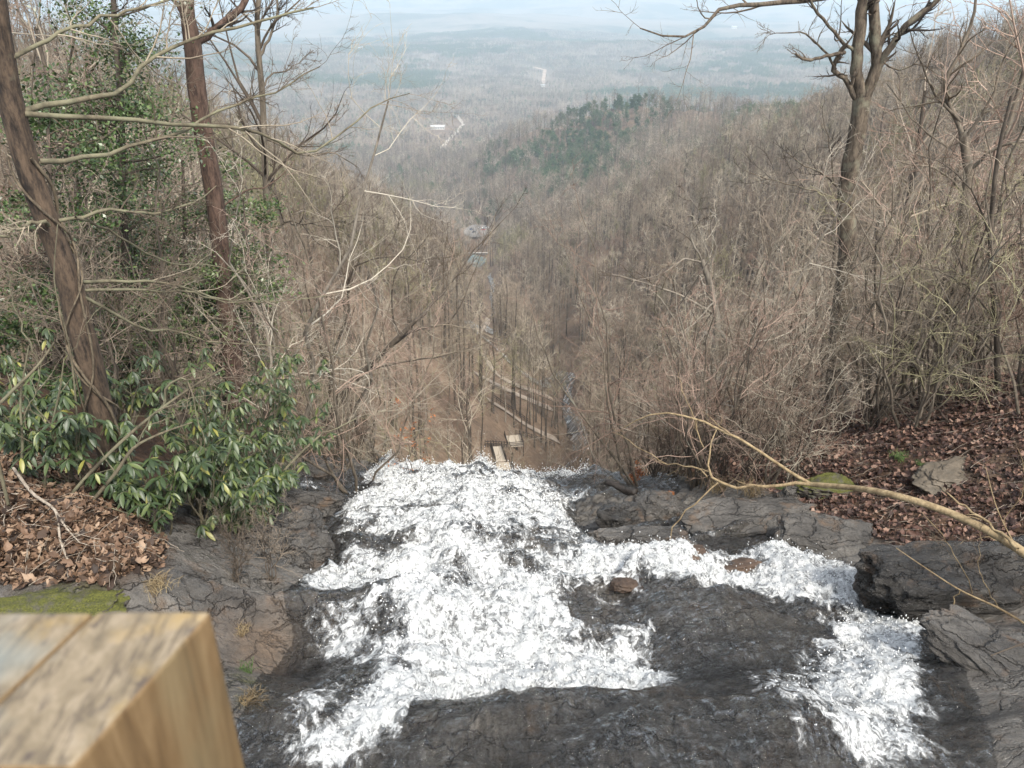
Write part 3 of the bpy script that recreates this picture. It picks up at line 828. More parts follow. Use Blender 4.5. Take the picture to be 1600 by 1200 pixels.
    for g in range(6):
        rg = np.random.default_rng(500 + g); bare = g < 4
        Vs = []; mats = []
        for q in range(22):
            ox, oy = rg.uniform(-30, 30, 2)
            if bare and rg.uniform() > 0.06:
                t, c = forest_tree(600 + g * 40 + q, rg.uniform(13, 20), 0.25, (8, 5, 0), 0.22)
                Vs.append((t[0] + [ox, oy, 0], t[1])); mats.append(np.zeros(len(t[1]), np.int32))
                Vs.append((c[0] + [ox, oy, 0], c[1])); mats.append(np.full(len(c[1]), 0 if rg.uniform() < .5 else 1, np.int32))
            else:
                w, l = pine(700 + q, rg.uniform(14, 19), 0.25, 0.85, 130, 0.3, 0.22, 1.1)
                Vs.append((w[0] + [ox, oy, 0], w[1])); mats.append(np.zeros(len(w[1]), np.int32))
                Vs.append((l[0] + [ox, oy, 0], l[1])); mats.append(np.full(len(l[1]), 2, np.int32))
        V, F = join(Vs); me = mesh('grove', V, F)
        for mm in (M_TWIG[0], M_TWIG[1], M_PINE): me.materials.append(mm)
        me.polygons.foreach_set('material_index', np.concatenate(mats)); gm.append(me)
    gc = proto_coll('groves', gm)
    x3, y3 = scatter(1570, 6500, 2300.0, 36)
    ok, px, py, f, z3 = allowed(x3, y3)
    x3, y3, z3 = x3[ok], y3[ok], z3[ok]
    pn = fbm(x3 / 420, y3 / 420, 4, 66)
    gi = np.where(pn > 0.10, rngF.integers(4, 6, len(x3)), rngF.integers(0, 4, len(x3)))
    gn_instancer('distant_woodland', np.stack([x3, y3, z3 - 0.3], -1), rngF.uniform(0, 6.28, len(x3)), rngF.uniform(0.8, 1.2, len(x3)), gi, gc,
                 'hazy far woodland with dark pine patches across the plain', 'woodland')

# ------------------------------------------------------------------ haze
def build_haze():
    zmin, ztop = ZR[0] - 1.0, max(ZR[1], 20.0) + 15.0
    b = MB().box((0, 23000 - 300, (zmin + ztop) / 2), (96000, 50000, ztop - zmin))
    o = obj('haze', b.build('haze'))
    m = bpy.data.materials.new('haze'); m.use_nodes = True
    nt = m.node_tree; nt.nodes.remove(nt.nodes['Principled BSDF'])
    pv = nt.nodes.new('ShaderNodeVolumePrincipled')
    pv.inputs['Color'].default_value = (0.70, 0.86, 1.0, 1)
    pv.inputs['Density'].default_value = 0.00016
    pv.inputs['Anisotropy'].default_value = 0.0
    nt.links.new(pv.outputs[0], nt.nodes['Material Output'].inputs['Volume'])
    o.data.materials.append(m)
    tag(o, 'pale blue haze filling the valley air', 'haze', None, 'stuff')
# ------------------------------------------------------------------ single trees around the falls
def path(pts, Y, r, K=14):
    """pixel waypoints at distances Y (scalar or list) -> polyline + radii (scalar pair or list)"""
    n = len(pts)
    Ys = np.full(n, Y, float) if np.isscalar(Y) else np.interp(np.linspace(0, 1, n), np.linspace(0, 1, len(Y)), Y)
    rs = np.full(n, r, float) if np.isscalar(r) else np.interp(np.linspace(0, 1, n), np.linspace(0, 1, len(r)), r)
    A = np.array([[*atY(px, py, yy), rr] for (px, py), yy, rr in zip(pts, Ys, rs)])
    B = resample(A, K)
    return B[None, :, :3], np.maximum(B[None, :, 3], 0.0015)
def to_ground(P, R, k=1.25):
    """carry the foot of a trunk down into the ground"""
    p = P[0, 0].copy(); g = float(surf_z(p[0], p[1])) - 0.25
    if g < p[2] - 0.05:
        n = max(2, int((p[2] - g) / 0.5) + 1)
        z = np.linspace(g, p[2], n, endpoint=False)
        Q = np.stack([np.full(n, p[0]), np.full(n, p[1]), z], -1)
        d = P[0, 1] - P[0, 0]; d = d / max(d[2], 0.3)
        Q[:, :2] += d[:2] * (z - p[2])[:, None] * 0.6
        R = np.concatenate([np.linspace(R[0, 0] * k, R[0, 0], n, endpoint=False)[None], R], 1)
        P = np.concatenate([Q[None], P], 1)
    return P, R
def ragged(lines):
    return join([tubes(P, R, s, None, l) for P, R, s, l in lines])
def hero_tree(name, label, trunk, limbs, mats, seed, twig=(6, 6, 5), rmin=0.0022, sides=18, lump=0.06, tw_from_trunk=0, tw_range=(0.35, 1.0), tl=(0.42, 0.5, 0.5), up=0.25, cat='tree', limb_K=12, K=40, flare=1.25, lmat=None):
    """trunk: (pts, Y, r); limbs: list of the same. Parts: trunk, each main limb, twigs"""
    rng = np.random.default_rng(seed)
    P0, R0 = path(*trunk, K=K); P0, R0 = to_ground(P0, R0, flare)
    org = P0[0, 0].copy(); org[2] = P0[0, 0][2] + 0.25
    e = empty(name, org)
    V, F = tubes(P0, R0, sides, None, lump)
    o = obj('trunk', mesh('trunk', V - org, F), mats[0], e)
    LP = []
    for lb in limbs:
        P, R = path(*lb, K=limb_K)
        P[0, 1:-1] += rng.normal(size=(limb_K - 2, 3)) * 0.012
        V, F = tubes(P, R, 8, None, 0.05)
        lo = obj('limb', mesh('limb', V - org, F), lmat or mats[0], e)
        LP.append((P, R, lo))
    parts = []
    def chain(P, R, n0, fl=0.0, tl0=None):
        P1, R1 = sprout(rng, P, R, n0, tw_range[0] if P is P0 else 0.22, tw_range[1] if P is P0 else 1.0, (0.4, 1.0), tl0 or tl[0], 7, 0.5, 0.4, up, rmin * 1.6, flat=fl)
        P2, R2 = sprout(rng, P1, R1, twig[1], 0.15, 1.0, (0.4, 1.0), tl[1], 6, 0.55, 0.4, up, rmin * 1.15)
        parts.append(tubes(P1, R1, 5)); parts.append(tubes(P2, R2, 3))
        if twig[2]:
            P3, R3 = sprout(rng, P2, R2, twig[2], 0.1, 1.0, (0.4, 1.0), tl[2], 4, 0.6, 0.35, up, rmin * 0.9)
            parts.append(tubes(P3, R3, 3))
    for P, R, lo in LP:
        chain(P, R, twig[0])
        V, F = join(parts); parts.clear()
        obj('twigs', mesh('twigs', V - org, F), mats[1], lo)['kind'] = 'stuff'
    if tw_from_trunk:
        chain(P0, R0, tw_from_trunk, 0.3, 0.28); V, F = join(parts)
        obj('twigs', mesh('twigs', V - org, F), mats[1], e)['kind'] = 'stuff'
    tag(e, label, cat)
    return e, org, P0, R0, rng

M_OAK = bark('bark_oak', (0.030, 0.022, 0.016), (0.150, 0.118, 0.085), (0.20, 0.195, 0.14), 11, 1.0, 0.40)
M_VINEBARK = bark('bark_left_trunk', (0.012, 0.008, 0.006), (0.105, 0.072, 0.048), (0.13, 0.12, 0.085), 14, 1.0, 0.30)
M_REDBARK = bark('bark_reddish', (0.030, 0.017, 0.012), (0.120, 0.075, 0.055), None, 13, 1.0)
M_MOSSY = bark('branch_lichen', (0.05, 0.042, 0.027), (0.155, 0.13, 0.085), (0.18, 0.175, 0.11), 8, 0.4, 0.5)
M_YELLOW = bark('bark_yellow_bough', (0.15, 0.105, 0.055), (0.34, 0.26, 0.15), (0.25, 0.22, 0.12), 14, 0.3, 0.25)
M_TWG_NEAR = twig_mat('twigs_near', [(0.075, 0.055, 0.038), (0.165, 0.13, 0.092), (0.30, 0.255, 0.19)], 2.2)
M_TWG_DARK = twig_mat('twigs_dark', [(0.028, 0.021, 0.016), (0.075, 0.057, 0.042), (0.15, 0.12, 0.09)], 1.5)
M_DEAD = bark('dead_wood', (0.17, 0.14, 0.11), (0.40, 0.345, 0.28), None, 16, 0.4)
M_VINE = bark('vine_bark', (0.045, 0.033, 0.022), (0.17, 0.135, 0.09), None, 20, 0.4)

def build_hero_trees():
    # leaning trunk wrapped in vines on the left bank
    tr = ([(205, 850), (190, 770), (160, 650), (128, 520), (104, 430), (74, 345), (42, 255), (16, 150), (0, 60), (-22, -90)], 7.5, [.20, .16, .135, .12, .113, .108, .103, .10, .095, .09])
    lb = [([(30, 176), (110, 158), (190, 143), (222, 100), (300, 62), (395, 35), (490, 12)], [7.5, 9.5], [.030, .010]),
          ([(38, 178), (150, 183), (260, 195), (370, 200), (424, 214), (475, 243), (540, 205), (582, 165), (640, 146)], [7.5, 11], [.026, .006]),
          ([(62, 252), (140, 247), (205, 228), (280, 208), (350, 172), (430, 142), (500, 104)], [7.5, 9.5], [.026, .006]),
          ([(92, 345), (180, 328), (250, 333), (300, 320), (338, 290)], [7.5, 8.6], [.019, .005]),
          ([(112, 440), (180, 440), (260, 441), (330, 462), (410, 474), (510, 462)], [7.5, 9.5], [.021, .005]),
          ([(118, 455), (200, 452), (290, 456), (350, 470), (430, 470)], [7.5, 9], [.018, .004]),
          ([(128, 462), (175, 490), (228, 516), (260, 513), (330, 533), (440, 542), (560, 560)], [7.5, 9], [.019, .004]),
          ([(95, 360), (60, 345), (20, 360), (-30, 380)], [7.5, 7], [.024, .010]),
          ([(20, 90), (80, 60), (150, 30), (230, 10), (320, -20)], [7.5, 9], [.022, .008]),
          ([(118, 340), (175, 362), (255, 408), (320, 415), (400, 430)], [7.5, 9.5], [.015, .004])]
    e, org, P0, R0, rng = hero_tree('vine_wrapped_tree', 'thick leaning brown trunk wrapped in vines on the left bank, long bare boughs', tr, lb, (M_VINEBARK, M_TWG_NEAR), 11, (12, 7, 5), 0.0020, 26, 0.05, up=0.22, tl=(0.36, 0.5, 0.55), limb_K=16, K=60, lmat=M_MOSSY)
    for k in range(5):       # vines climbing the trunk
        K = 70; s = np.linspace(0.04, 0.72, K) * (P0.shape[1] - 1); i = s.astype(int); w = (s - i)[:, None]
        C = P0[0, i] * (1 - w) + P0[0, i + 1] * w; r = R0[0, i]
        th = k * 1.3 + np.linspace(0, 5 + 2.2 * k, K) * (1 if k % 2 else -1) + 0.5 * np.sin(np.linspace(0, 14, K) + k)
        off = np.stack([np.cos(th), np.sin(th), np.zeros(K)], -1) * (r * 1.06 + 0.012 + 0.02 * np.abs(np.sin(np.linspace(0, 17 + k, K))))[:, None]
        V, F = tubes((C + off)[None], np.full((1, K), 0.008 + 0.004 * (k % 3)), 6, None, 0.1)
        obj('vine', mesh('vine', V - org, F), M_VINE, e)
    hero_tree('red_brown_tree', 'straight reddish-brown trunk with a pale forked limb behind the vine-wrapped tree',
              ([(372, 640), (362, 540), (352, 470), (345, 392), (338, 330), (326, 250), (316, 200), (306, 130), (301, 70), (293, 20), (297, -60)], 14, [.19, .175, .165, .16, .155, .15, .148, .145, .14, .11, .10]),
              [([(303, 72), (330, 50), (360, 27), (378, 12), (392, -25)], [14, 14.5], [.065, .05]), ([(296, 30), (270, 0), (250, -40)], 14, [.04, .03]), ([(340, 330), (380, 300), (420, 290), (460, 250)], [14, 15], [.02, .008])],
              (M_REDBARK, M_TWG_DARK), 12, (6, 5, 4), 0.0035, 18, 0.05)
    hero_tree('slender_tree', 'slender grey tree with fine twigs beside the red-brown trunk',
              ([(432, 560), (426, 480), (421, 400), (418, 340), (413, 240), (410, 150), (404, 80), (402, 25), (412, -50)], 17, [.09, .08, .074, .07, .066, .06, .055, .05, .04]),
              [([(412, 215), (440, 228), (474, 243), (520, 240), (560, 262)], [17, 18], [.030, .008]), ([(405, 90), (420, 60), (432, 25), (430, -30)], 17, [.03, .02]),
               ([(410, 140), (425, 115), (450, 110), (480, 85)], [17, 18], [.022, .006]), ([(415, 290), (450, 250), (490, 215), (530, 175)], [17, 18], [.022, .006]), ([(420, 380), (450, 345), (470, 350), (505, 345), (560, 335)], [17, 16], [.03, .008])],
              (M_BARK[0], M_TWG_DARK), 13, (9, 7, 5), 0.0038, 12, 0.05, tw_from_trunk=14, tw_range=(0.55, 1.0))
    hero_tree('leaning_dark_tree', 'dark many-forked tree leaning out over the ravine left of the falls',
              ([(480, 720), (515, 650), (552, 598), (590, 560), (620, 530), (650, 500)], 16, [.085, .08, .07, .062, .055, .045]),
              [([(648, 502), (690, 462), (735, 400), (800, 330)], [16, 18], [.035, .006]), ([(600, 548), (650, 515), (700, 505), (735, 440), (760, 380)], [16, 17.5], [.032, .006]),
               ([(570, 580), (630, 565), (690, 556), (760, 535), (800, 520)], [16, 17.5], [.026, .005]), ([(625, 527), (612, 480), (618, 430), (650, 390)], 16, [.024, .006]),
               ([(510, 660), (520, 560), (545, 480), (550, 420), (600, 400), (660, 410)], [16, 15.5], [.036, .008]), ([(530, 630), (500, 540), (480, 460), (470, 400)], [16, 16], [.03, .006])],
              (M_BARK[1], M_TWG_NEAR), 14, (9, 7, 6), 0.0036, 12, 0.06, tl=(0.42, 0.5, 0.5), up=0.4)
    # big forked tree on the right bank
    hero_tree('forked_oak', 'large dark-barked oak forking into several limbs on the right bank',
              ([(1290, 760), (1296, 700), (1302, 630), (1309, 540), (1319, 450), (1325, 372), (1321, 320), (1327, 272), (1339, 208), (1348, 150)], 19, [.29, .26, .245, .235, .225, .215, .205, .20, .195, .20]),
              [([(1346, 160), (1338, 92), (1344, 40), (1353, -40)], 19, [.14, .125]), ([(1351, 152), (1369, 102), (1365, 40), (1362, -40)], 19, [.14, .11]),
               ([(1366, 110), (1386, 80), (1415, 40), (1462, 2), (1500, -30)], [19, 18.5], [.085, .05]), ([(1340, 165), (1320, 125), (1303, 108), (1311, 84), (1322, 70)], [19, 18.6], [.06, .05]),
               ([(1320, 82), (1290, 88), (1258, 93), (1243, 84)], [18.7, 18.3], [.045, .022]), ([(1338, 85), (1302, 50), (1272, 12), (1256, -30)], [19, 18.3], [.04, .025]),
               ([(1350, -18), (1300, -6), (1240, 2), (1180, 9), (1125, 13), (1100, 42), (1060, 58), (1000, 44)], [19, 17], [.07, .012]),
               ([(1306, 108), (1270, 60), (1240, 50), (1200, 55)], [18.8, 18], [.028, .006]), ([(1312, 312), (1262, 295), (1205, 282), (1155, 262)], [19, 18], [.024, .006]),
               ([(1308, 292), (1285, 270), (1250, 255), (1230, 238)], [19, 18.4], [.026, .006]), ([(1303, 285), (1296, 230), (1285, 180)], [19, 18.5], [.018, .005]),
               ([(1375, 92), (1400, 110), (1440, 100), (1470, 125)], [19, 18.4], [.022, .006])],
              (M_OAK, M_TWG_DARK), 15, (8, 6, 4), 0.0040, 28, 0.07, up=0.3, tl=(0.42, 0.5, 0.5), K=60)
    hero_tree('crooked_tree', 'crooked grey tree with arching limbs right of the big forked oak',
              ([(1462, 640), (1470, 560), (1480, 500), (1490, 430), (1505, 335), (1513, 272), (1503, 205)], 20, [.17, .16, .15, .14, .13, .12, .09]),
              [([(1503, 208), (1478, 125), (1500, 82), (1522, 20), (1530, -30)], 20, [.06, .025]), ([(1500, 190), (1462, 150), (1438, 95), (1420, 40)], [20, 19], [.04, .008]), ([(1512, 268), (1550, 235), (1600, 220), (1660, 200)], [20, 19], [.05, .015]),
               ([(1505, 300), (1460, 262), (1410, 255), (1385, 240)], [20, 19], [.032, .006]), ([(1508, 215), (1545, 160), (1570, 90), (1600, 40)], [20, 19.5], [.04, .01]), ([(1495, 390), (1540, 340), (1600, 335)], [20, 18.5], [.035, .012]), ([(1480, 230), (1430, 190), (1385, 130)], [20, 19], [.026, .006])],
              (M_BARK[0], M_TWG_NEAR), 16, (10, 7, 5), 0.0040, 16, 0.08, tl=(0.45, 0.5, 0.5))
    hero_tree('thin_dark_tree', 'thin dark leaning tree by the leaf-covered right bank',
              ([(1570, 700), (1560, 620), (1556, 500), (1548, 420), (1550, 330), (1560, 240), (1580, 150)], 12.5, [.05, .048, .045, .04, .035, .03, .02]),
              [([(1556, 500), (1500, 440), (1450, 420), (1380, 415)], [12.5, 12], [.018, .004]), ([(1550, 380), (1520, 300), (1480, 260), (1430, 240)], [12.5, 12], [.018, .004]), ([(1552, 340), (1600, 280), (1660, 260)], 12.5, [.018, .006]),
               ([(1560, 560), (1520, 520), (1460, 500), (1390, 520)], [12.5, 11.5], [.016, .004]), ([(1575, 640), (1610, 560), (1620, 480)], 12.2, [.03, .012]), ([(1551, 420), (1590, 380), (1640, 400)], [12.5, 11.5], [.014, .004])],
              (M_BARK[1], M_TWG_NEAR), 17, (8, 6, 5), 0.0026, 10, 0.05)
    hero_tree('pale_bent_tree', 'pale smooth-barked tree with a broken drooping limb in the ravine brush',
              ([(1108, 700), (1112, 640), (1116, 560), (1120, 500), (1108, 440), (1096, 405)], 22, [.14, .125, .115, .10, .085, .07]),
              [([(1112, 488), (1062, 462), (1000, 440), (955, 428)], [22, 21], [.045, .008]), ([(1122, 515), (1140, 535), (1168, 550)], [22, 21.6], [.075, .06]), ([(1168, 548), (1172, 570), (1162, 585)], 21.6, [.05, .03]),
               ([(1098, 410), (1070, 405), (1040, 425), (990, 440)], [22, 21], [.03, .006]), ([(1104, 430), (1118, 390), (1110, 350), (1130, 310)], 22, [.035, .01]), ([(1096, 405), (1080, 370), (1090, 330), (1070, 300)], 22, [.03, .008]),
               ([(1118, 470), (1090, 500), (1050, 530), (1010, 560)], [22, 20.5], [.025, .006])],
              (M_BARK[2], M_TWG_NEAR), 18, (8, 6, 5), 0.0042, 12, 0.05)
    hero_tree('pale_snag', 'whitish bare sapling standing out of the brush right of the pale bent tree',
              ([(1230, 700), (1215, 600), (1235, 540), (1262, 500), (1280, 470)], 21, [.05, .045, .035, .025, .012]),
              [([(1222, 580), (1205, 540), (1170, 495), (1190, 455), (1200, 450)], [21, 20.5], [.028, .016]), ([(1235, 540), (1250, 480), (1240, 430)], 21, [.02, .008]), ([(1260, 505), (1300, 490), (1340, 510)], [21, 20], [.016, .006])],
              (M_DEAD, M_TWG_NEAR), 19, (6, 5, 4), 0.0040, 8, 0.05)
    # yellow-barked bough that hangs over the ledge from the right bank
    hero_tree('overhanging_bough', 'yellow-barked bough arching out over the rock ledge from the right bank',
              ([(1740, 960), (1640, 892), (1560, 838), (1480, 800), (1390, 772), (1330, 762), (1268, 757)], [5.2, 7.4], [.048, .044, .04, .036, .033, .03, .028]),
              [([(1268, 757), (1200, 758), (1130, 755), (1108, 738), (1103, 715), (1110, 695), (1120, 670)], [7.6, 8.4], [.022, .006]), ([(1268, 757), (1230, 735), (1180, 700), (1120, 668), (1060, 648), (1010, 650), (975, 668)], [7.6, 8.8], [.022, .006]),
               ([(1122, 754), (1078, 792), (1050, 830), (1044, 868), (1028, 892)], [8.2, 8.0], [.010, .004]), ([(1105, 745), (1080, 730), (1040, 722), (1000, 700), (970, 680)], [8.3, 9.2], [.010, .003]),
               ([(1590, 858), (1560, 830), (1520, 800), (1480, 770)], [5.7, 6.4], [.018, .006]), ([(1100, 700), (1080, 640), (1060, 590)], [8.4, 9], [.008, .003])],
              (M_YELLOW, M_YELLOW), 20, (3, 3, 2), 0.0022, 12, 0.03, tl=(0.25, 0.4, 0.4), cat='bough', flare=1.05)
    hero_tree('leaning_sapling', 'thin grey sapling leaning over the left rock ledges', ([(360, 880), (375, 840), (405, 790), (440, 740), (478, 700), (505, 676)], [8.2, 9.4], [.026, .024, .022, .019, .016, .012]),
              [([(505, 676), (560, 655), (610, 640)], [9.4, 10.4], [.010, .003]), ([(500, 680), (515, 640), (500, 600)], [9.4, 9.6], [.008, .003])], (M_MOSSY, M_TWG_NEAR), 21, (6, 5, 4), 0.0022, 8, 0.04, flare=1.0)
    # crooked bare boughs that arch through the left-hand thicket
    T = [([(80, 810), (140, 740), (190, 690), (250, 640), (300, 605), (350, 575)], [6.6, 7.2], [.021, .010], [([(250, 640), (270, 598), (285, 590), (302, 625), (320, 690)], [7, 7], [.013, .005])]),
         ([(130, 800), (180, 740), (215, 695), (245, 680), (300, 660)], [6.6, 7.1], [.022, .008], [([(215, 695), (250, 640), (310, 620)], 6.9, [.010, .003])]),
         ([(-20, 650), (20, 610), (60, 570), (85, 535)], [6.3, 6.7], [.017, .009], [([(60, 570), (30, 500), (10, 420)], 6.6, [.010, .003])]),
         ([(30, 780), (35, 690), (32, 630), (45, 540)], [6.8, 6.9], [.016, .008], [([(34, 660), (60, 600), (62, 540)], 6.9, [.008, .003])]),
         ([(120, 720), (118, 620), (108, 540), (85, 440), (90, 350)], [6.9, 7.0], [.011, .004], [([(110, 560), (140, 500), (170, 470)], 7, [.006, .002])]),
         ([(70, 760), (78, 680), (95, 600), (100, 560)], [6.9, 7], [.014, .006], [([(80, 670), (50, 640), (20, 560)], 6.9, [.007, .002])])]
    for k, (p, Y, r, l) in enumerate(T):
        lab = ['arching pale branch forking above the rhododendron leaves', 'crooked pale stem curving up from the leaf litter', 'thick bare stick slanting up at the edge of the thicket',
               'upright pale stem rising from the leaf litter', 'thin vertical stem in front of the vine-wrapped trunk', 'short upright stem among the rhododendrons'][k]
        hero_tree('bare_sapling', lab, (p, Y, r), l, (M_MOSSY, M_TWG_NEAR), 30 + k, (6, 4, 3), 0.0018, 8, 0.05, cat='sapling', flare=1.0, K=20)
    # fringe of thin branches low on the right
    B = [([(1640, 1000), (1560, 950), (1500, 922), (1450, 890), (1400, 856)], [5.6, 6.4], [.012, .004], [([(1500, 922), (1480, 960), (1462, 985)], 6, [.006, .003]), ([(1520, 930), (1490, 860), (1440, 800)], 6.1, [.005, .002]), ([(1560, 950), (1530, 890), (1530, 830)], 5.9, [.005, .002])]),
         ([(1660, 985), (1600, 1005), (1520, 1035), (1430, 1068)], [4.8, 4.9], [.008, .003], [([(1530, 1030), (1500, 1050), (1470, 1090)], 4.9, [.003, .0015])]),
         ([(1670, 1110), (1600, 1140), (1540, 1138), (1480, 1160)], [4.2, 4.3], [.008, .003], [([(1560, 1140), (1520, 1110), (1470, 1080)], 4.3, [.003, .0015])]),
         ([(1680, 930), (1610, 880), (1560, 800), (1540, 730)], [5.8, 6.6], [.010, .003], [([(1600, 870), (1540, 840), (1500, 850)], 6.1, [.005, .002]), ([(1570, 820), (1600, 760), (1590, 700)], 6.3, [.005, .002])])]
    for k, (p, Y, r, l) in enumerate(B):
        hero_tree('thin_branch', ['long thin tan branch reaching over the dark overhanging boulder', 'thin dark twig slanting above the wet rock right of the lower foam', 'low dark twig over the wet rock by the rail', 'upright spray of thin twigs in front of the dark overhanging boulder'][k],
                  (p, Y, r), l, (M_YELLOW if k in (0, 3) else M_TWG_DARK, M_TWG_NEAR), 50 + k, (6, 4, 3), 0.0014, 8, 0.03, cat='branch', flare=1.0, K=18)
    # dead stick on the litter
    K = [(28, 752), (60, 790), (92, 812), (96, 850), (112, 890), (124, 918)]
    P = np.array([near_hit(*p) for p in K]); P[:, 2] += [0.16, 0.12, 0.08, 0.05, 0.04, 0.03]
    A = resample(np.column_stack([P, np.linspace(.016, .009, 6)]), 24)
    o = P[0]; V, F = tubes(A[None, :, :3], A[None, :, 3], 8, None, 0.08)
    P2 = np.array([P[2], near_hit(110, 838) + [0, 0, .06], near_hit(126, 852) + [0, 0, .03]])
    A2 = resample(np.column_stack([P2, [.011, .008, .005]]), 8)
    e = empty('dead_stick', o); obj('shaft', mesh('shaft', V - o, F), M_DEAD, e)
    V, F = tubes(A2[None, :, :3], A2[None, :, 3], 6); obj('fork', mesh('fork', V - o, F), M_DEAD, e)
    tag(e, 'bleached forked stick lying on the left leaf litter', 'stick')

def build_evergreens():
    def ever(name, label, pts, Y, r, seed, n1, nleaf, leaf, spread, t0, ang=(0.9, 1.5), wide=0.3, mat=None, clump=0.28):
        rng = np.random.default_rng(seed)
        P0, R0 = path(pts, Y, r, 30); P0, R0 = to_ground(P0, R0)
        org = P0[0, 0].copy(); e = empty(name, org)
        P1, R1 = sprout(rng, P0, R0, n1, t0, 0.99, ang, wide, 7, 0.4, 0.3, 0.1, 0.008)
        P2, R2 = sprout(rng, P1, R1, 7, 0.2, 1.0, (0.5, 1.1), 0.5, 5, 0.5, 0.3, 0.1, 0.004)
        V, F = tubes(P0, R0, 12, None, 0.05); obj('trunk', mesh('trunk', V - org, F), M_BARK[1], e)
        V, F = join([tubes(P1, R1, 4), tubes(P2, R2, 3)]); obj('limbs', mesh('limbs', V - org, F), M_TWG_DARK, e)
        tips = P2[:, 1:].reshape(-1, 3)
        keep = vnoise(tips[:, 0] * 1.3, tips[:, 2] * 1.3, seed, tips[:, 1] * 1.3) > 0.5
        tips = tips[keep]
        C = tips[rng.integers(0, len(tips), nleaf)] + rng.normal(size=(nleaf, 3)) * np.array([clump, clump, clump * 0.5]) * spread
        V, F = leaf_faces(rng, C, leaf, 0.9, 0.5)
        fo = obj('foliage', mesh('foliage', V - org, F, False), mat or M_HOLLY, e); fo['kind'] = 'stuff'
        tag(e, label, 'tree')
    ever('holly_tree', 'tall thin evergreen holly with dark green leaf clumps behind the vine-wrapped trunk', [(206, 600), (200, 480), (192, 300), (188, 150), (178, 20), (176, -60)], 13, [.075, .03], 61, 54, 20000, 0.030, 1.0, 0.12, (0.9, 1.5), 0.22)
    ever('low_hemlock', 'low dark hemlock filling the gap below the red-brown trunk', [(300, 640), (295, 520), (290, 400), (285, 250)], 15.0, [.08, .025], 62, 52, 22000, 0.032, 1.0, 0.05, (1.1, 1.6), 0.36)
    ever('young_holly', 'small bright green holly peeping past the red-brown trunk', [(395, 520), (390, 430), (385, 370), (380, 310)], 14.2, [.035, .012], 63, 26, 5000, 0.034, 0.55, 0.25, (0.9, 1.5), 0.24)
    ever('shaded_hemlock', 'dark green hemlock behind the pale stems at the left edge', [(90, 620), (85, 480), (80, 330), (75, 200)], 11.5, [.06, .02], 64, 40, 12000, 0.034, 0.7, 0.1, (1.1, 1.6), 0.3)

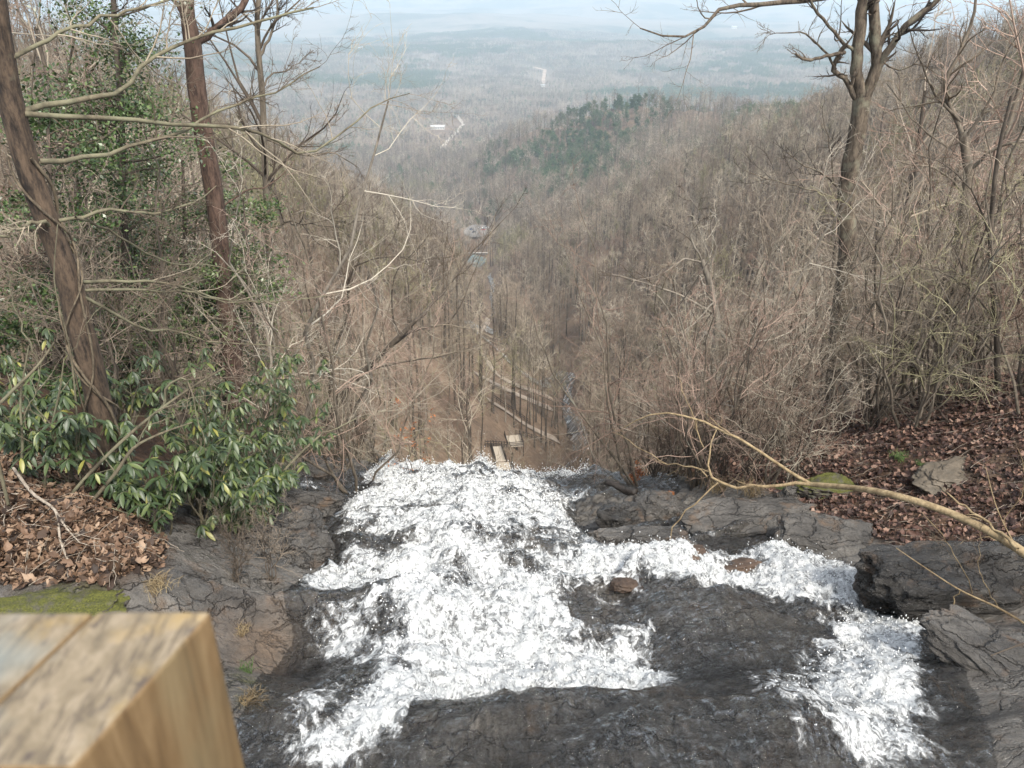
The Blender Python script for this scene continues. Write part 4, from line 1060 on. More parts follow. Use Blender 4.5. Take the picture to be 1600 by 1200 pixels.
def build_brush():
    """bare understorey on both banks: one thing each"""
    rng = np.random.default_rng(5)
    var = []
    for k, (h, st, tm, bm, n) in enumerate([(5.0, 6, 0, 0, (7, 6, 5)), (4.2, 8, 1, 1, (6, 6, 5)), (6.5, 4, 3, 0, (8, 6, 5)), (3.2, 9, 3, 1, (6, 5, 5)), (7.0, 3, 2, 2, (9, 6, 5)), (4.5, 7, 4, 0, (6, 6, 5))]):
        t, c = sapling(800 + k, h, st, 0.0042, 0.22 + 0.08 * (k % 3), n)
        mt = mesh('brush_stems', *t); mt.materials.append(M_BARK[bm]); mc = mesh('brush_twigs', *c); mc.materials.append(M_TWIG[tm])
        var.append((mt, mc))
    look = ['bare grey many-stemmed bush', 'bare dark-stemmed bush', 'bare reddish-twigged sapling clump', 'low bare reddish bush', 'slender pale sapling', 'bare olive-twigged bush']
    n = 0
    spots = []
    while n < 3000 and len(spots) < 150:
        n += 1
        side = rng.uniform() < 0.58
        if side: x, y = rng.uniform(2.6, 19), rng.uniform(7.5, 36)
        else: x, y = rng.uniform(-18, -2.8), rng.uniform(9.5, 36)
        z = float(surf_z(x, y)); px, py, f = project(np.array([x, y, z])); ptx, pty, _ = project(np.array([x, y, z + 4.5]))
        if side and y < 13.4 and (x < 3.1 or (y < 12 and x < 6.2) or y < 10.5 or rng.uniform() < 0.35): continue
        if side and y < 19.2 and 1225 < px < 1360 and y > 12: continue
        if not side and y < 13 and x > -5.0: continue
        if not side and y < 15 and px < 430 and rng.uniform() < 0.7: continue
        if 575 < ptx < 985 and pty < 745: continue
        if not (-80 < px < 1700) or pty > 730: continue
        if any((x - a) ** 2 + (y - b) ** 2 < (0.9 if y < 20 else 1.6) for a, b in spots): continue
        spots.append((x, y))
        k = int(rng.choice(6, p=[.2, .18, .2, .17, .1, .15]))
        place = ('on the right bank' if y < 17 else 'on the ravine side right of the falls') if side else ('on the left bank' if y < 17 else 'on the ravine side left of the falls')
        e = empty('bare_bush', (x, y, z), rng.uniform(0, 6.28), rng.uniform(0.7, 1.25))
        tag(e, look[k] + ' growing ' + place, 'bush', 'bare bushes on the banks')
        obj('stems', var[k][0], None, e); obj('twigs', var[k][1], None, e)['kind'] = 'stuff'
    for (px, py, s, k) in [(420, 800, .36, 1), (440, 745, .5, 1), (480, 722, .55, 3), (530, 712, .5, 0), (420, 905, .26, 1), (365, 905, .28, 1),
                           (560, 705, .6, 3), (590, 712, .45, 1)]:
        p = near_hit(px, py); e = empty('low_bush', p, rng.uniform(0, 6.28), s)
        tag(e, 'low twiggy ' + look[k] + ' at the water edge by the left rock ledges', 'bush', 'low bushes at the left water edge'); obj('stems', var[k][0], None, e); obj('twigs', var[k][1], None, e)['kind'] = 'stuff'
    for (px, py, s, k) in [(985, 742, .4, 3), (1020, 742, .55, 1), (1060, 745, .6, 3), (1090, 752, .7, 2), (1125, 748, .7, 3), (1160, 756, .65, 1), (1200, 760, .6, 0), (1235, 752, .6, 3), (1175, 738, .8, 3), (1110, 735, .8, 1), (1050, 735, .7, 0)]:
        p = near_hit(px, py); e = empty('low_bush', p, rng.uniform(0, 6.28), s)
        tag(e, 'low ' + look[k] + ' along the brink right of the burnt log', 'bush', 'low bushes along the brink'); obj('stems', var[k][0], None, e); obj('twigs', var[k][1], None, e)['kind'] = 'stuff'
    # dark clump of upright stems on the right bank
    for (px, py, Y, s, k, lab) in [(1352, 742, 12.6, 0.9, 1, 'clump of dark slender stems at the top of the leaf-covered right bank'), (1425, 712, 13.4, 1.0, 0, 'clump of grey stems behind the leaf-covered right bank'), (1500, 700, 13.0, 0.95, 1, 'dark leaning stems above the flat stone on the right bank')]:
        p = atY(px, py, Y); z = float(surf_z(p[0], p[1]))
        e = empty('stem_clump', (p[0], p[1], z), rng.uniform(0, 6.28), s); tag(e, lab, 'bush')
        obj('stems', var[k][0], None, e); obj('twigs', var[k][1], None, e)['kind'] = 'stuff'
    # beech sapling still holding orange leaves
    for (px, py, Y, h, nl, lab) in [(985, 760, 14.6, 0.75, 420, 'small sapling holding orange dead leaves at the brink of the falls'), (640, 735, 14.6, 1.7, 150, 'thin sapling with a few rusty leaves left of the brink')]:
        p = atY(px, py, Y); z = float(surf_z(p[0], p[1])); e = empty('beech_sapling', (p[0], p[1], z))
        t, c = sapling(900 + nl, h, 3, 0.003, 0.2, (5, 4, 0))
        obj('stems', mesh('stems', *t), M_BARK[1], e); obj('twigs', mesh('twigs', *c), M_TWIG[3], e)['kind'] = 'stuff'
        tips = c[0][::3]; C = tips[rng.integers(0, len(tips), nl)] + rng.normal(size=(nl, 3)) * 0.03
        fo = obj('dead_leaves', mesh('dead_leaves', *leaf_faces(rng, C, 0.030, -0.3, 0.5), False), M_ORANGE, e); fo['kind'] = 'stuff'
        tag(e, lab, 'sapling')
M_ORANGE = leaf_mat('dead_orange_leaves', [(0.16, 0.05, 0.02), (0.30, 0.10, 0.035), (0.42, 0.18, 0.07)], 6, 0.6)
# ------------------------------------------------------------------ falling water
FOAM = [(1.0, [(612,722),(650,716),(700,730),(760,744),(800,753),(860,766),(935,764),(900,800),(885,815),(915,850),(935,862),(1010,868),(1060,880),(1130,885),(1165,870),(1205,855),(1250,875),(1300,885),
         (1370,912),(1420,945),(1450,960),(1462,985),(1420,990),(1360,972),(1300,955),(1250,948),(1180,928),(1120,918),(1030,915),(990,930),(965,941),(880,945),(865,960),(872,1010),(900,1030),(990,1040),(1050,1060),
         (1110,1104),(1085,1096),(1050,1080),(1010,1088),(960,1108),(880,1102),(780,1112),(700,1118),(640,1104),(600,1092),(640,1070),(672,1050),(665,1000),(640,965),(600,938),(540,930),(450,926),(480,905),(540,895),(522,850),(530,800),(580,770),(560,745)]),
        (0.98, [(600,1075),(660,1085),(640,1120),(600,1150),(570,1210),(490,1210),(530,1150),(560,1110)]),
        (0.66, [(480,950),(600,942),(670,990),(668,1060),(600,1080),(520,1050),(470,1030)]),
        (0.55, [(420,1100),(520,1080),(540,1140),(520,1210),(440,1210)]),
        (0.95, [(1290,1045),(1400,1035),(1440,1100),(1380,1135),(1305,1110)]),
        (0.70, [(1290,985),(1340,1000),(1400,1000),(1430,1050),(1440,1120),(1480,1215),(1330,1215),(1290,1150),(1240,1130),(1230,1080),(1265,1060),(1250,1010)]),
        (0.85, [(1320,950),(1462,982),(1440,1045),(1300,1050),(1290,1000)]),
        (0.66, [(1125,1150),(1240,1120),(1300,1150),(1300,1215),(1110,1200)]),
        (0.55, [(1180,1060),(1260,1010),(1280,1080),(1200,1130),(1120,1110)]),
        (0.75, [(432,766),(470,748),(522,752),(505,768)]), (0.62, [(1055,815),(1110,805),(1135,835),(1085,845)]),
        (0.22, [(620,1120),(1100,1110),(1140,1160),(1080,1210),(600,1210)])]
FOAM.append((0.62, [(862,955),(1045,962),(1010,1038),(895,1032)]))
FOAM.append((0.95, [(1000,862),(1060,872),(1130,880),(1208,850),(1300,878),(1380,912),(1468,985),(1380,985),(1300,960),(1180,932),(1110,921),(1020,919),(970,942)]))
HOLE = [(0.70, [(690,962),(862,955),(872,1010),(800,1045),(720,1040),(690,1010)]), (0.60, [(870,965),(1040,965),(1000,1030),(900,1030)]),
        (0.50, [(965,895),(1010,890),(1008,930),(962,932)]), (0.5, [(1100,872),(1150,868),(1192,882),(1180,900),(1110,898)]), (0.62, [(560,815),(700,808),(720,822),(580,835)]),
        (0.62, [(640,905),(770,905),(790,935),(690,938)]), (0.66, [(850,855),(920,870),(900,915),(850,900)]), (0.35, [(830,752),(960,750),(960,770),(860,776)]),
        (0.72, [(530,850),(640,845),(660,885),(540,890)]), (0.7, [(880,770),(960,765),(930,800),(890,810)])]
WD = 0.028
wx = np.arange(-4.2, 5.2, WD); wy = np.arange(2.0, 17.0, WD)
WX, WY = np.meshgrid(wx, wy, indexing='ij')
WZ0 = gz_at(WX, WY)
PXw, PYw, _ = project(np.stack([WX, WY, near_base(WX, WY)], -1))
WF = np.zeros(WX.shape)
for w, p in FOAM: WF = np.maximum(WF, w * in_poly(PXw, PYw, p))
for w, p in HOLE:
    WF = np.where(in_poly(PXw, PYw, p), np.minimum(WF, w), WF)
WF = np.where((WY > 15.2) & (WX > -2.9) & (WX < 1.6), np.maximum(WF, 0.95), WF)
phw = 0.34
zz_ = near_base(WX, WY) + 0.16 * fbm(WX * 0.7, WY * 0.7, 3, 48) + 0.05 * WX
pb = zz_ / phw - np.floor(zz_ / phw)                       # 1 just past a ledge, falling to 0 at the next brink
WF = WF * np.where((WY > 6.9) & (WX < 1.4), np.clip(0.62 + 0.50 * sstep(0.30, 0.85, pb) + 0.5 * fbm(WX * 1.1, WY * 1.6, 3, 81) - 0.28 * (1 - sstep(0.0, 0.14, np.abs(pb - 0.40))), 0.3, 1.12), 1.0)
WF = np.maximum(blur(blur(WF, 5), 4), 0.85 * blur(blur(WF, 14), 10))
dA_, A_, dB_, B_ = edge_d(WX, WY)
gA = np.where((A_ > 0.3) & (dA_ < 0.5) & (dA_ > -0.9), sstep(-0.02, 0.10, dA_), 1.0)      # white water starts below each brink
gB = np.where((B_ > 0.5) & (WX > 0.55) & (dB_ < 0.5) & (dB_ > -0.35), sstep(-0.02, 0.10, dB_), 1.0)
gB = np.where((B_ > 0.5) & (WX < -1.0) & (dB_ < 0.5) & (dB_ > -0.12), 0.45 + 0.55 * sstep(-0.02, 0.10, dB_), gB)
WF = WF * gA * gB
WET = [(350, 1220), (380, 1120), (400, 1080), (470, 1000), (440, 940), (455, 915), (520, 895), (505, 830), (520, 790), (430, 770), (430, 748), (560, 735), (610, 715), (700, 700), (1060, 735), (1060, 765), (960, 775), (900, 790), (900, 835),
       (935, 862), (1050, 800), (1140, 800), (1220, 845), (1300, 875), (1400, 915), (1470, 985), (1530, 1100), (1560, 1220)]
wet = blur(in_poly(PXw, PYw, WET).astype(float), 4)
wet = np.maximum(wet, (WY > 15.3) * ((WX > -3) & (WX < 3)))
def build_water():
    # lumps run with the current (away from the bridge)
    l1 = fbm(WX * 3.2 + 0.5 * fbm(WX, WY, 2, 3), WY * 2.0, 4, 71, 0.6, True)
    l2 = fbm(WX * 9 + 1.2 * fbm(WX * 2, WY * 2, 2, 4), WY * 6.5, 4, 72, 0.62, True)
    l3 = fbm(WX * 24, WY * 18, 3, 73, 0.7)
    base = blur(WZ0, 5)
    z = np.maximum(WZ0 + 0.012, WZ0 * 0.35 + base * 0.65 + 0.02) + WF * (0.035 + 0.075 * l1 + 0.065 * l2 + 0.020 * l3) + (1 - WF) * 0.010 * l3 * wet
    z = np.where(wet < 0.5, np.minimum(z, WZ0 - 0.05 * (0.5 - wet) * 2 + 0.004), z)
    me, sel = grid_mesh('stream_water', WX, WY, z, wet > 0.12)
    set_attr(me, 'foam', WF.ravel()[sel])
    m = NT('rushing_water')
    fo = m.attr('foam').outputs['Fac']
    v = m.coord('Object', (1.0, 0.72, 1.0))
    wv = m.n('TexNoise', Vector=v, Scale=2.2, Detail=3.0)
    vv = m.n('VectorMath', {'operation': 'MULTIPLY_ADD'}, i0=wv.outputs[1], i1=(0.35, 0.35, 0.35)); m.t.links.new(v, vv.inputs[2])
    nlow = m.noise(vv.outputs[0], 1.7, 4, 0.6, 0.5)
    n1 = m.noise(vv.outputs[0], 11.0, 8, 0.68, 0.7)
    def ridge(sc, dist=0.8):
        n = m.noise(vv.outputs[0], sc, 4, 0.60, dist)
        return m.math('SUBTRACT', 1.0, m.math('ABSOLUTE', m.math('MULTIPLY_ADD', n, 2.0, -1.0)))
    r1, r2, r3 = ridge(4.2), ridge(10.0), ridge(24.0)
    dens = m.math('ADD', fo, m.math('MULTIPLY', m.math('SUBTRACT', nlow, 0.5), 1.4))
    dens = m.math('ADD', dens, m.math('MULTIPLY', m.math('SUBTRACT', n1, 0.5), 1.35))
    def sm(x, a, b): return m.n('MapRange', {'interpolation_type': 'SMOOTHSTEP'}, Value=x, i1=a, i2=b).outputs[0]
    veil = m.math('ADD', m.math('MULTIPLY', sm(dens, 0.45, 1.1), 0.25), m.math('MULTIPLY', sm(dens, 0.95, 1.55), 0.48))
    st = m.math('ADD', m.math('MULTIPLY', m.math('POWER', r1, 12.0), 0.65), m.math('MULTIPLY', m.math('POWER', r2, 9.0), 0.80))
    st = m.math('ADD', st, m.math('MULTIPLY', m.math('POWER', r3, 5.0), 0.30))
    st = m.math('MULTIPLY', st, sm(dens, 0.40, 0.75))
    fac = m.math('ADD', veil, st, clamp=True)
    fac = m.math('MULTIPLY', fac, sm(fo, 0.05, 0.22))
    hb = m.math('ADD', m.math('MULTIPLY', m.noise(vv.outputs[0], 26, 6, 0.7, 0.6), 1.0), m.math('MULTIPLY', r2, 0.4))
    nb = m.bump(hb, 0.4, 0.03)
    foam_shade = m.math('ADD', m.math('MULTIPLY', n1, 0.6), m.math('MULTIPLY', m.math('POWER', r3, 3.0), 0.22))  # grey-to-white variation paints shading through the foam's thickness into its colour
    foam_shade = m.math('ADD', foam_shade, m.math('MULTIPLY', m.math('POWER', r2, 3.0), 0.22))
    m.bs(Base_Color=m.ramp(foam_shade, [(0.30, (0.16, 0.17, 0.175)), (0.52, (0.34, 0.355, 0.36)), (0.80, (0.66, 0.67, 0.67))]), Roughness=0.7, Normal=nb)
    # clear sheet over the rock
    hw = m.math('ADD', m.noise(m.coord('Object', (7, 3.0, 5)), 2.6, 6, 0.62, 1.4), m.math('MULTIPLY', r2, 0.25))
    nw = m.bump(hw, 0.9, 0.06)
    gl = m.n('BsdfGlossy', Roughness=0.07, Color=(1, 1, 1, 1)); m.set(gl, 'Normal', nw)
    tr = m.n('BsdfTransparent', Color=(0.97, 0.96, 0.94, 1))
    fr = m.n('Fresnel', IOR=1.45); m.set(fr, 'Normal', nw)
    mx1 = m.n('MixShader', i0=fr, i1=tr, i2=gl)
    mx2 = m.n('MixShader', i0=fac, i1=mx1); m.t.links.new(m.b.outputs[0], mx2.inputs[2])
    m.t.links.new(mx2.outputs[0], m.out.inputs['Surface'])
    tag(obj('stream_water', me, m.m), kind='structure')
    # spray thrown off the white water
    rng = np.random.default_rng(9)
    W_ = (np.clip(WF - 0.5, 0, 1) ** 1.2).ravel(); n = 9000
    pick = rng.choice(W_.size, n, p=W_ / W_.sum())
    C = np.stack([WX.ravel()[pick], WY.ravel()[pick], z.ravel()[pick] + rng.exponential(0.035, n) + 0.01], -1)
    n2 = 2600; xx = rng.uniform(-2.9, 1.7, n2); yy = 15.2 + rng.normal(size=n2) * 0.16
    C2 = np.stack([xx, yy, gz_at(xx, np.minimum(yy, 15.3)) + 0.04 + rng.exponential(0.085, n2) * (0.35 + 1.3 * vnoise(xx * 3.1, xx * 0, 5) ** 2)], -1)
    C = np.concatenate([C, C2]); C += rng.normal(size=C.shape) * 0.012; n = len(C)
    k = np.array([[1, 1, 1], [1, -1, -1], [-1, 1, -1], [-1, -1, 1]], float)
    sz = rng.uniform(0.002, 0.0065, (n, 1, 1)) * (1 + 0.5 * (C[:, 1] > 11))[:, None, None]
    rot = rng.normal(size=(n, 3, 3)); rot = np.linalg.qr(rot)[0]
    st = np.array([1, 1, 1.7]) 
    V = (C[:, None] + np.einsum('nij,kj->nki', rot, k) * sz * st).reshape(-1, 3)
    F = (np.arange(n)[:, None, None] * 4 + np.array([[0, 1, 2], [0, 3, 1], [0, 2, 3], [1, 3, 2]])[None]).reshape(-1, 3)
    ms = NT('spray'); ms.bs(Base_Color=(0.85, 0.87, 0.88, 1), Roughness=0.3)
    tag(obj('water_spray', mesh('water_spray', V, F), ms.m), 'fine white spray flying off the rapids', 'spray', None, 'stuff')

def ribbon(name, P, width, mat, dz=0.15, rng=None, kind='structure', label=None, cat=None, jag=0.0):
    n = len(P); T = np.gradient(P[:, :2], axis=0); T = unit(T); N = np.stack([-T[:, 1], T[:, 0]], -1)
    wd = np.full(n, width, float)
    if jag: wd = wd * (1 + jag * (np.random.default_rng(int(abs(P[0, 0]) * 10)).uniform(-1, 1, n)))
    cols = np.linspace(-0.5, 0.5, 5)
    XY = P[:, None, :2] + N[:, None] * (cols[None, :] * wd[:, None])[..., None]
    Zc = macro_z(XY[..., 0], XY[..., 1]) + dz
    me, _ = grid_mesh(name, XY[..., 0], XY[..., 1], Zc)
    o = obj(name, me, mat)
    return tag(o, label, cat, None, kind)
def build_valley_features():
    g = NT('path_gravel'); n = g.noise(g.coord('Object'), 0.6, 5, 0.6); g.bs(Base_Color=g.ramp(n, [(0.3, (0.24, 0.19, 0.145)), (0.7, (0.40, 0.335, 0.27))]), Roughness=0.9)
    for k, L in enumerate(TRAIL_P):
        ribbon('gravel_path', resample(L, 60), [2.2, 2.0, 2.2, 1.9][k], g.m, 0.35)
    r = NT('road_paving'); r.bs(Base_Color=(0.42, 0.37, 0.31, 1), Roughness=0.9)
    ribbon('valley_road', ROAD_P, 9, r.m, 1.0)
    cl = NT('bare_red_clay'); nn = cl.noise(cl.coord('Object'), 0.03, 4, 0.6); cl.bs(Base_Color=cl.ramp(nn, [(0.4, (0.34, 0.23, 0.16)), (0.6, (0.45, 0.37, 0.29))]), Roughness=0.9)
    ribbon('clay_track', ROAD2_P, 15, cl.m, 3.0)
    # rapids far below
    m = NT('far_rapids'); v = m.coord('Object'); n1 = m.noise(v, 0.55, 6, 0.7)
    m.bs(Base_Color=m.ramp(n1, [(0.45, (0.05, 0.045, 0.04)), (0.54, (0.13, 0.12, 0.10)), (0.60, (0.7, 0.72, 0.72))]), Roughness=0.5)
    ribbon('creek', STREAM_P[:84], 3.0, m.m, 0.45, jag=0.45); ribbon('creek', STREAM_P[112:], 2.8, m.m, 0.5, jag=0.45)
    # pond
    th = np.linspace(0, 2 * np.pi, 48, endpoint=False); rr = 1 + 0.12 * np.sin(3 * th + 1) + 0.06 * np.sin(5 * th)
    V = np.concatenate([[[0, 0, 0]], np.stack([9 * rr * np.cos(th), 20 * rr * np.sin(th), 0 * th], -1)]); k = np.arange(48)
    pm = NT('pond_water'); pm.bs(Base_Color=(0.10, 0.14, 0.13, 1), Roughness=0.12, Normal=pm.bump(pm.noise(pm.coord('Object'), 1.5, 3), 0.1, 0.05))
    tag(obj('pond', mesh('pond', V, np.stack([0 * k, 1 + k, 1 + (k + 1) % 48], -1)), pm.m, None, (POND[0], POND[1], POND_Z + 0.9)), kind='structure')
    st = NT('concrete'); st.bs(Base_Color=st.ramp(st.noise(st.coord('Object'), 1.5, 5), [(0.3, (0.34, 0.32, 0.29)), (0.7, (0.5, 0.48, 0.44))]), Roughness=0.9)
    e = empty('pond_wall', (POND[0] + 1, POND[1] + 22, POND_Z))
    obj('wall_face', MB().box((0, 0, 0.9), (20, 0.8, 1.8)).build('wall_face'), M_ROCKDRY, e); obj('coping', MB().box((0, 0, 1.95), (20.4, 1.4, 0.3)).build('coping'), st.m, e)
    tag(e, 'low retaining wall with pale coping along the head of the pond', 'wall')
    # car park with parked cars
    a = np.linspace(0, 2 * np.pi, 40, endpoint=False); V = np.concatenate([[[0, 0, 0]], np.stack([13 * np.cos(a) * (1 + .1 * np.sin(2 * a)), 22 * np.sin(a), 0 * a], -1)]); k = np.arange(40)
    am = NT('car_park_paving'); am.bs(Base_Color=am.ramp(am.noise(am.coord('Object'), 0.4, 5), [(0.3, (0.12, 0.11, 0.10)), (0.7, (0.22, 0.20, 0.18))]), Roughness=0.9)
    tag(obj('car_park', mesh('car_park', V, np.stack([0 * k, 1 + k, 1 + (k + 1) % 40], -1)), am.m, None, (LOT[0], LOT[1], POND_Z + 3.6)), kind='structure')
    gm = NT('car_glass'); gm.bs(Base_Color=(0.02, 0.025, 0.03, 1), Roughness=0.1); tm = NT('tyre'); tm.bs(Base_Color=(0.02, 0.02, 0.02, 1), Roughness=0.8)
    prof = np.array([(-2.2, .35), (2.2, .35), (2.25, .75), (1.5, .95), (-1.9, .98), (-2.25, .8)]); cab = np.array([(-1.75, .96), (1.2, .94), (.45, 1.45), (-1.3, 1.46)])
    def prism(pf, w):
        n = len(pf); V = np.concatenate([np.column_stack([pf[:, 0], np.full(n, -w / 2), pf[:, 1]]), np.column_stack([pf[:, 0], np.full(n, w / 2), pf[:, 1]])])
        c = [pf.mean(0)[0], 0, pf.mean(0)[1]]; V = np.concatenate([V, [[c[0], -w / 2, c[2]], [c[0], w / 2, c[2]]]])
        T = []
        for i in range(n):
            j = (i + 1) % n; T += [[i, j, n + j], [i, n + j, n + i], [2 * n, j, i], [2 * n + 1, n + i, n + j]]
        return V, np.array(T)
    bodym, cabm = mesh('car_body', *prism(prof, 1.8), False), mesh('car_cabin', *prism(cab, 1.55), False)
    t = np.linspace(0, 2 * np.pi, 14, endpoint=False); Vw = np.concatenate([np.stack([.33 * np.cos(t), 0 * t + s, .33 * np.sin(t)], -1) for s in (-.1, .1)] + [[[0, -.1, 0], [0, .1, 0]]])
    Tw = []
    for i in range(14): j = (i + 1) % 14; Tw += [[i, j, 14 + j], [i, 14 + j, 14 + i], [28, j, i], [29, 14 + i, 14 + j]]
    wm = mesh('car_wheel', Vw, np.array(Tw), False); wm.materials.append(tm.m); cabm.materials.append(gm.m)
    for (dx, dy, rz, c, nm) in [(3, 8, 0.1, (.75, .75, .75), 'white'), (9, 10, 0.1, (.55, .56, .58), 'silver'), (-3, -6, 1.2, (.03, .03, .035), 'black'), (6, 2, 0.2, (.35, .05, .04), 'red'), (-6, 3, 1.2, (.08, .1, .16), 'dark blue'), (12, -3, 0.1, (.7, .69, .66), 'cream')]:
        pm_ = NT('paint_' + nm.replace(' ', '_')); pm_.bs(Base_Color=(*c, 1), Roughness=0.3)
        e = empty('parked_car', (LOT[0] + dx, LOT[1] + dy, POND_Z + 3.62), rz)
        b = bodym.copy(); b.materials.clear(); b.materials.append(pm_.m); obj('body', b, None, e); obj('cabin', cabm, None, e)
        for sx in (-1.4, 1.4):
            for sy in (-.86, .86): obj('wheel', wm, None, e, (sx, sy, .33))
        tag(e, '%s car parked in the car park beyond the pond' % nm, 'car', 'cars in the car park')
    # buildings of the valley
    wht = NT('white_wall'); wht.bs(Base_Color=(0.55, 0.54, 0.51, 1), Roughness=0.7); rf = NT('pale_roof'); rf.bs(Base_Color=(0.5, 0.5, 0.49, 1), Roughness=0.6); rd = NT('dark_roof'); rd.bs(Base_Color=(0.2, 0.17, 0.15, 1), Roughness=0.8)
    def building(name, label, p, w, d, h, rz, roofm, nw):
        e = empty(name, p, rz)
        obj('wall', MB().box((0, 0, h / 2 - 1), (w, d, h + 2)).build('wall'), wht.m, e)
        g = h * 0.45; V = np.array([[-w/2-1, -d/2-1, h], [w/2+1, -d/2-1, h], [w/2+1, d/2+1, h], [-w/2-1, d/2+1, h], [-w/2-1, 0, h+g], [w/2+1, 0, h+g]])
        obj('roof', mesh('roof', V, [np.array([[0, 1, 5, 4], [2, 3, 4, 5], [3, 2, 1, 0]]), np.array([[0, 4, 3], [1, 2, 5]])], False), roofm, e)
        wm_ = MB().box((0, 0, 0), (w / nw * .45, .3, h * .38)).build('window')
        wm_.materials.append(gm.m)
        for i in range(nw): obj('window', wm_, None, e, (-w / 2 + (i + .5) * w / nw, -d / 2 - .1, h * .55))
        tag(e, label, 'building')
    building('white_building', 'long white building in the clearing of the valley wood', (BLD[0], BLD[1], BLD_Z), 34, 18, 7, 0.08, rf.m, 8)
    q = BLD + np.array([-22, 150, 0]); building('small_outbuilding', 'small white outbuilding behind the long white building', (q[0], q[1], float(macro_z(q[0], q[1]))), 18, 10, 6, -0.1, rf.m, 4)
    for (px, py, w, lab) in [(668, 101, 20, 'pale house above the wood far beyond the white building'), (563, 76, 26, 'cream roofed farm building far left of the pale house'), (1147, 44, 40, 'pale building high on the hazy far slope'), (848, 134, 16, 'white shed at the foot of the clay track')]:
        q = hit(px, py, zoff=10); building('distant_house', lab, (q[0], q[1], float(macro_z(q[0], q[1])) + 8), w, w * .5, w * .3, 0.1, rf.m if px != 668 else rd.m, 4)
    # wooden stairway and landings below the falls
    wd = NT('weathered_boards'); wd.bs(Base_Color=wd.ramp(wd.noise(wd.coord('Object', (8, 1, 8)), 2, 5), [(0.3, (0.26, 0.22, 0.17)), (0.7, (0.46, 0.40, 0.32))]), Roughness=0.9)
    wk = NT('dark_rail_wood'); wk.bs(Base_Color=wk.ramp(wk.noise(wk.coord('Object'), 2, 5), [(0.3, (0.02, 0.015, 0.012)), (0.7, (0.06, 0.045, 0.034))]), Roughness=0.9)
    def landing(p, w, d, rz, label):
        e = empty('wooden_landing', p, rz)
        for i in range(10): obj('deck_board', MB().box((0, 0, 0), (w, d / 10 - .02, .06)).build('deck_board'), wd.m, e, (0, -d / 2 + (i + .5) * d / 10, 1.2))
        for sx in (-1, 1):
            for sy in (-1, 0, 1): obj('post', MB().box((0, 0, 0.6), (.14, .14, 3.6)).build('post'), wk.m, e, (sx * w / 2, sy * d / 2, 0))
            for zz in (1.6, 1.95, 2.3): obj('rail', MB().box((0, 0, 0), (.07, d, .12)).build('rail'), wk.m, e, (sx * w / 2, 0, zz))
        for zz in (1.6, 1.95, 2.3): obj('rail', MB().box((0, 0, 0), (w, .07, .12)).build('rail'), wk.m, e, (0, -d / 2, zz))
        tag(e, label, 'landing')
    def G(p): return np.array([p[0], p[1], float(macro_z(p[0], p[1]))])
    A, B, Cc = G(STAIR_A), G(hit(776, 706)), G(STAIR_B)
    landing(A, 3.0, 4.2, 0.1, 'wooden landing at the foot of the straight stairway, just past the brink'); landing(Cc, 3.2, 4.6, 0.15, 'wooden landing with railings beside the slim trunks')
    e = empty('wooden_stairway', A); n = 44; S0 = A + [-.6, 2.4, 1.25]; S1 = B + [0, 0, 1.0]
    d = S1 - S0; yaw = math.atan2(-d[0], d[1])
    tm_ = MB().box((0, 0, 0), (1.7, .42, .07)).build('tread'); tm_.materials.append(wd.m)
    for i in range(n): obj('tread', tm_, None, e, S0 + d * (i + .5) / n - A, yaw)
    sd = np.array([math.cos(yaw), math.sin(yaw), 0])
    for s in (-.95, .95):
        obj('stringer', MB().bar(S0 + sd * s - A, S1 + sd * s - A, .1, .3).build('stringer'), wk.m, e)
        for hh in (.55, 1.0): obj('handrail', MB().bar(S0 + sd * s - A + [0, 0, hh], S1 + sd * s - A + [0, 0, hh], .07, .1).build('handrail'), wk.m, e)
        for i in range(9):
            q = S0 + d * i / 8 + sd * s - A; obj('post', MB().box((0, 0, 0), (.1, .1, 2.6)).build('post'), wk.m, e, q + [0, 0, -.3])
    tag(e, 'straight wooden stairway climbing away between railings below the brink', 'stairway')
    def railing(pix, label):
        P = resample(np.array([G(hit(*p)) for p in pix]), 10); e = empty('wooden_railing', P[0])
        pm2 = MB().box((0, 0, .5), (.14, .14, 1.5)).build('post'); pm2.materials.append(wk.m)
        for p in P: obj('post', pm2, None, e, p - P[0] + [0, 0, .2])
        for hh in (.55, 1.05):
            for a_, b_ in zip(P[:-1], P[1:]): obj('rail', MB().bar(a_ - P[0] + [0, 0, hh + .2], b_ - P[0] + [0, 0, hh + .2], .08, .14).build('rail'), wk.m, e)
        tag(e, label, 'railing')
    railing([(806, 681), (822, 684), (840, 690), (866, 700)], 'dark wooden railing running from the upper landing past the slim trunks')
    railing([(758, 699), (775, 699), (796, 700)], 'short dark railing joining the stairway top to the upper landing')
    railing([(770, 624), (800, 644), (825, 662)], 'thin railing along the lowest gravel path')
    # slim dark trunks standing between path and stairway
    rng = np.random.default_rng(21); ks = []
    for k in range(3):
        t, c = forest_tree(960 + k, 20 + 2 * k, 0.16, (14, 6, 5), 0.022)
        a_, b_ = mesh('slim_trunk', *t), mesh('slim_crown', *c); a_.materials.append(M_BARK[1]); b_.materials.append(M_TWIG[(4, 0, 1)[k]]); ks.append((a_, b_))
    for i, (px, py) in enumerate([(803, 668), (815, 672), (823, 680), (828, 664), (846, 692), (852, 683), (862, 668), (838, 660), (872, 690), (800, 640), (812, 650), (880, 664), (752, 732), (835, 700)]):
        q = G(hit(px, py)); e = empty('slim_tree', q, rng.uniform(0, 6.28), rng.uniform(.85, 1.15)); a_, b_ = ks[i % 3]
        obj('trunk', a_, None, e); obj('crown', b_, None, e)
        tag(e, 'slim dark-trunked tree standing between the gravel paths and the wooden landings', 'tree', 'slim trees by the paths below the falls')
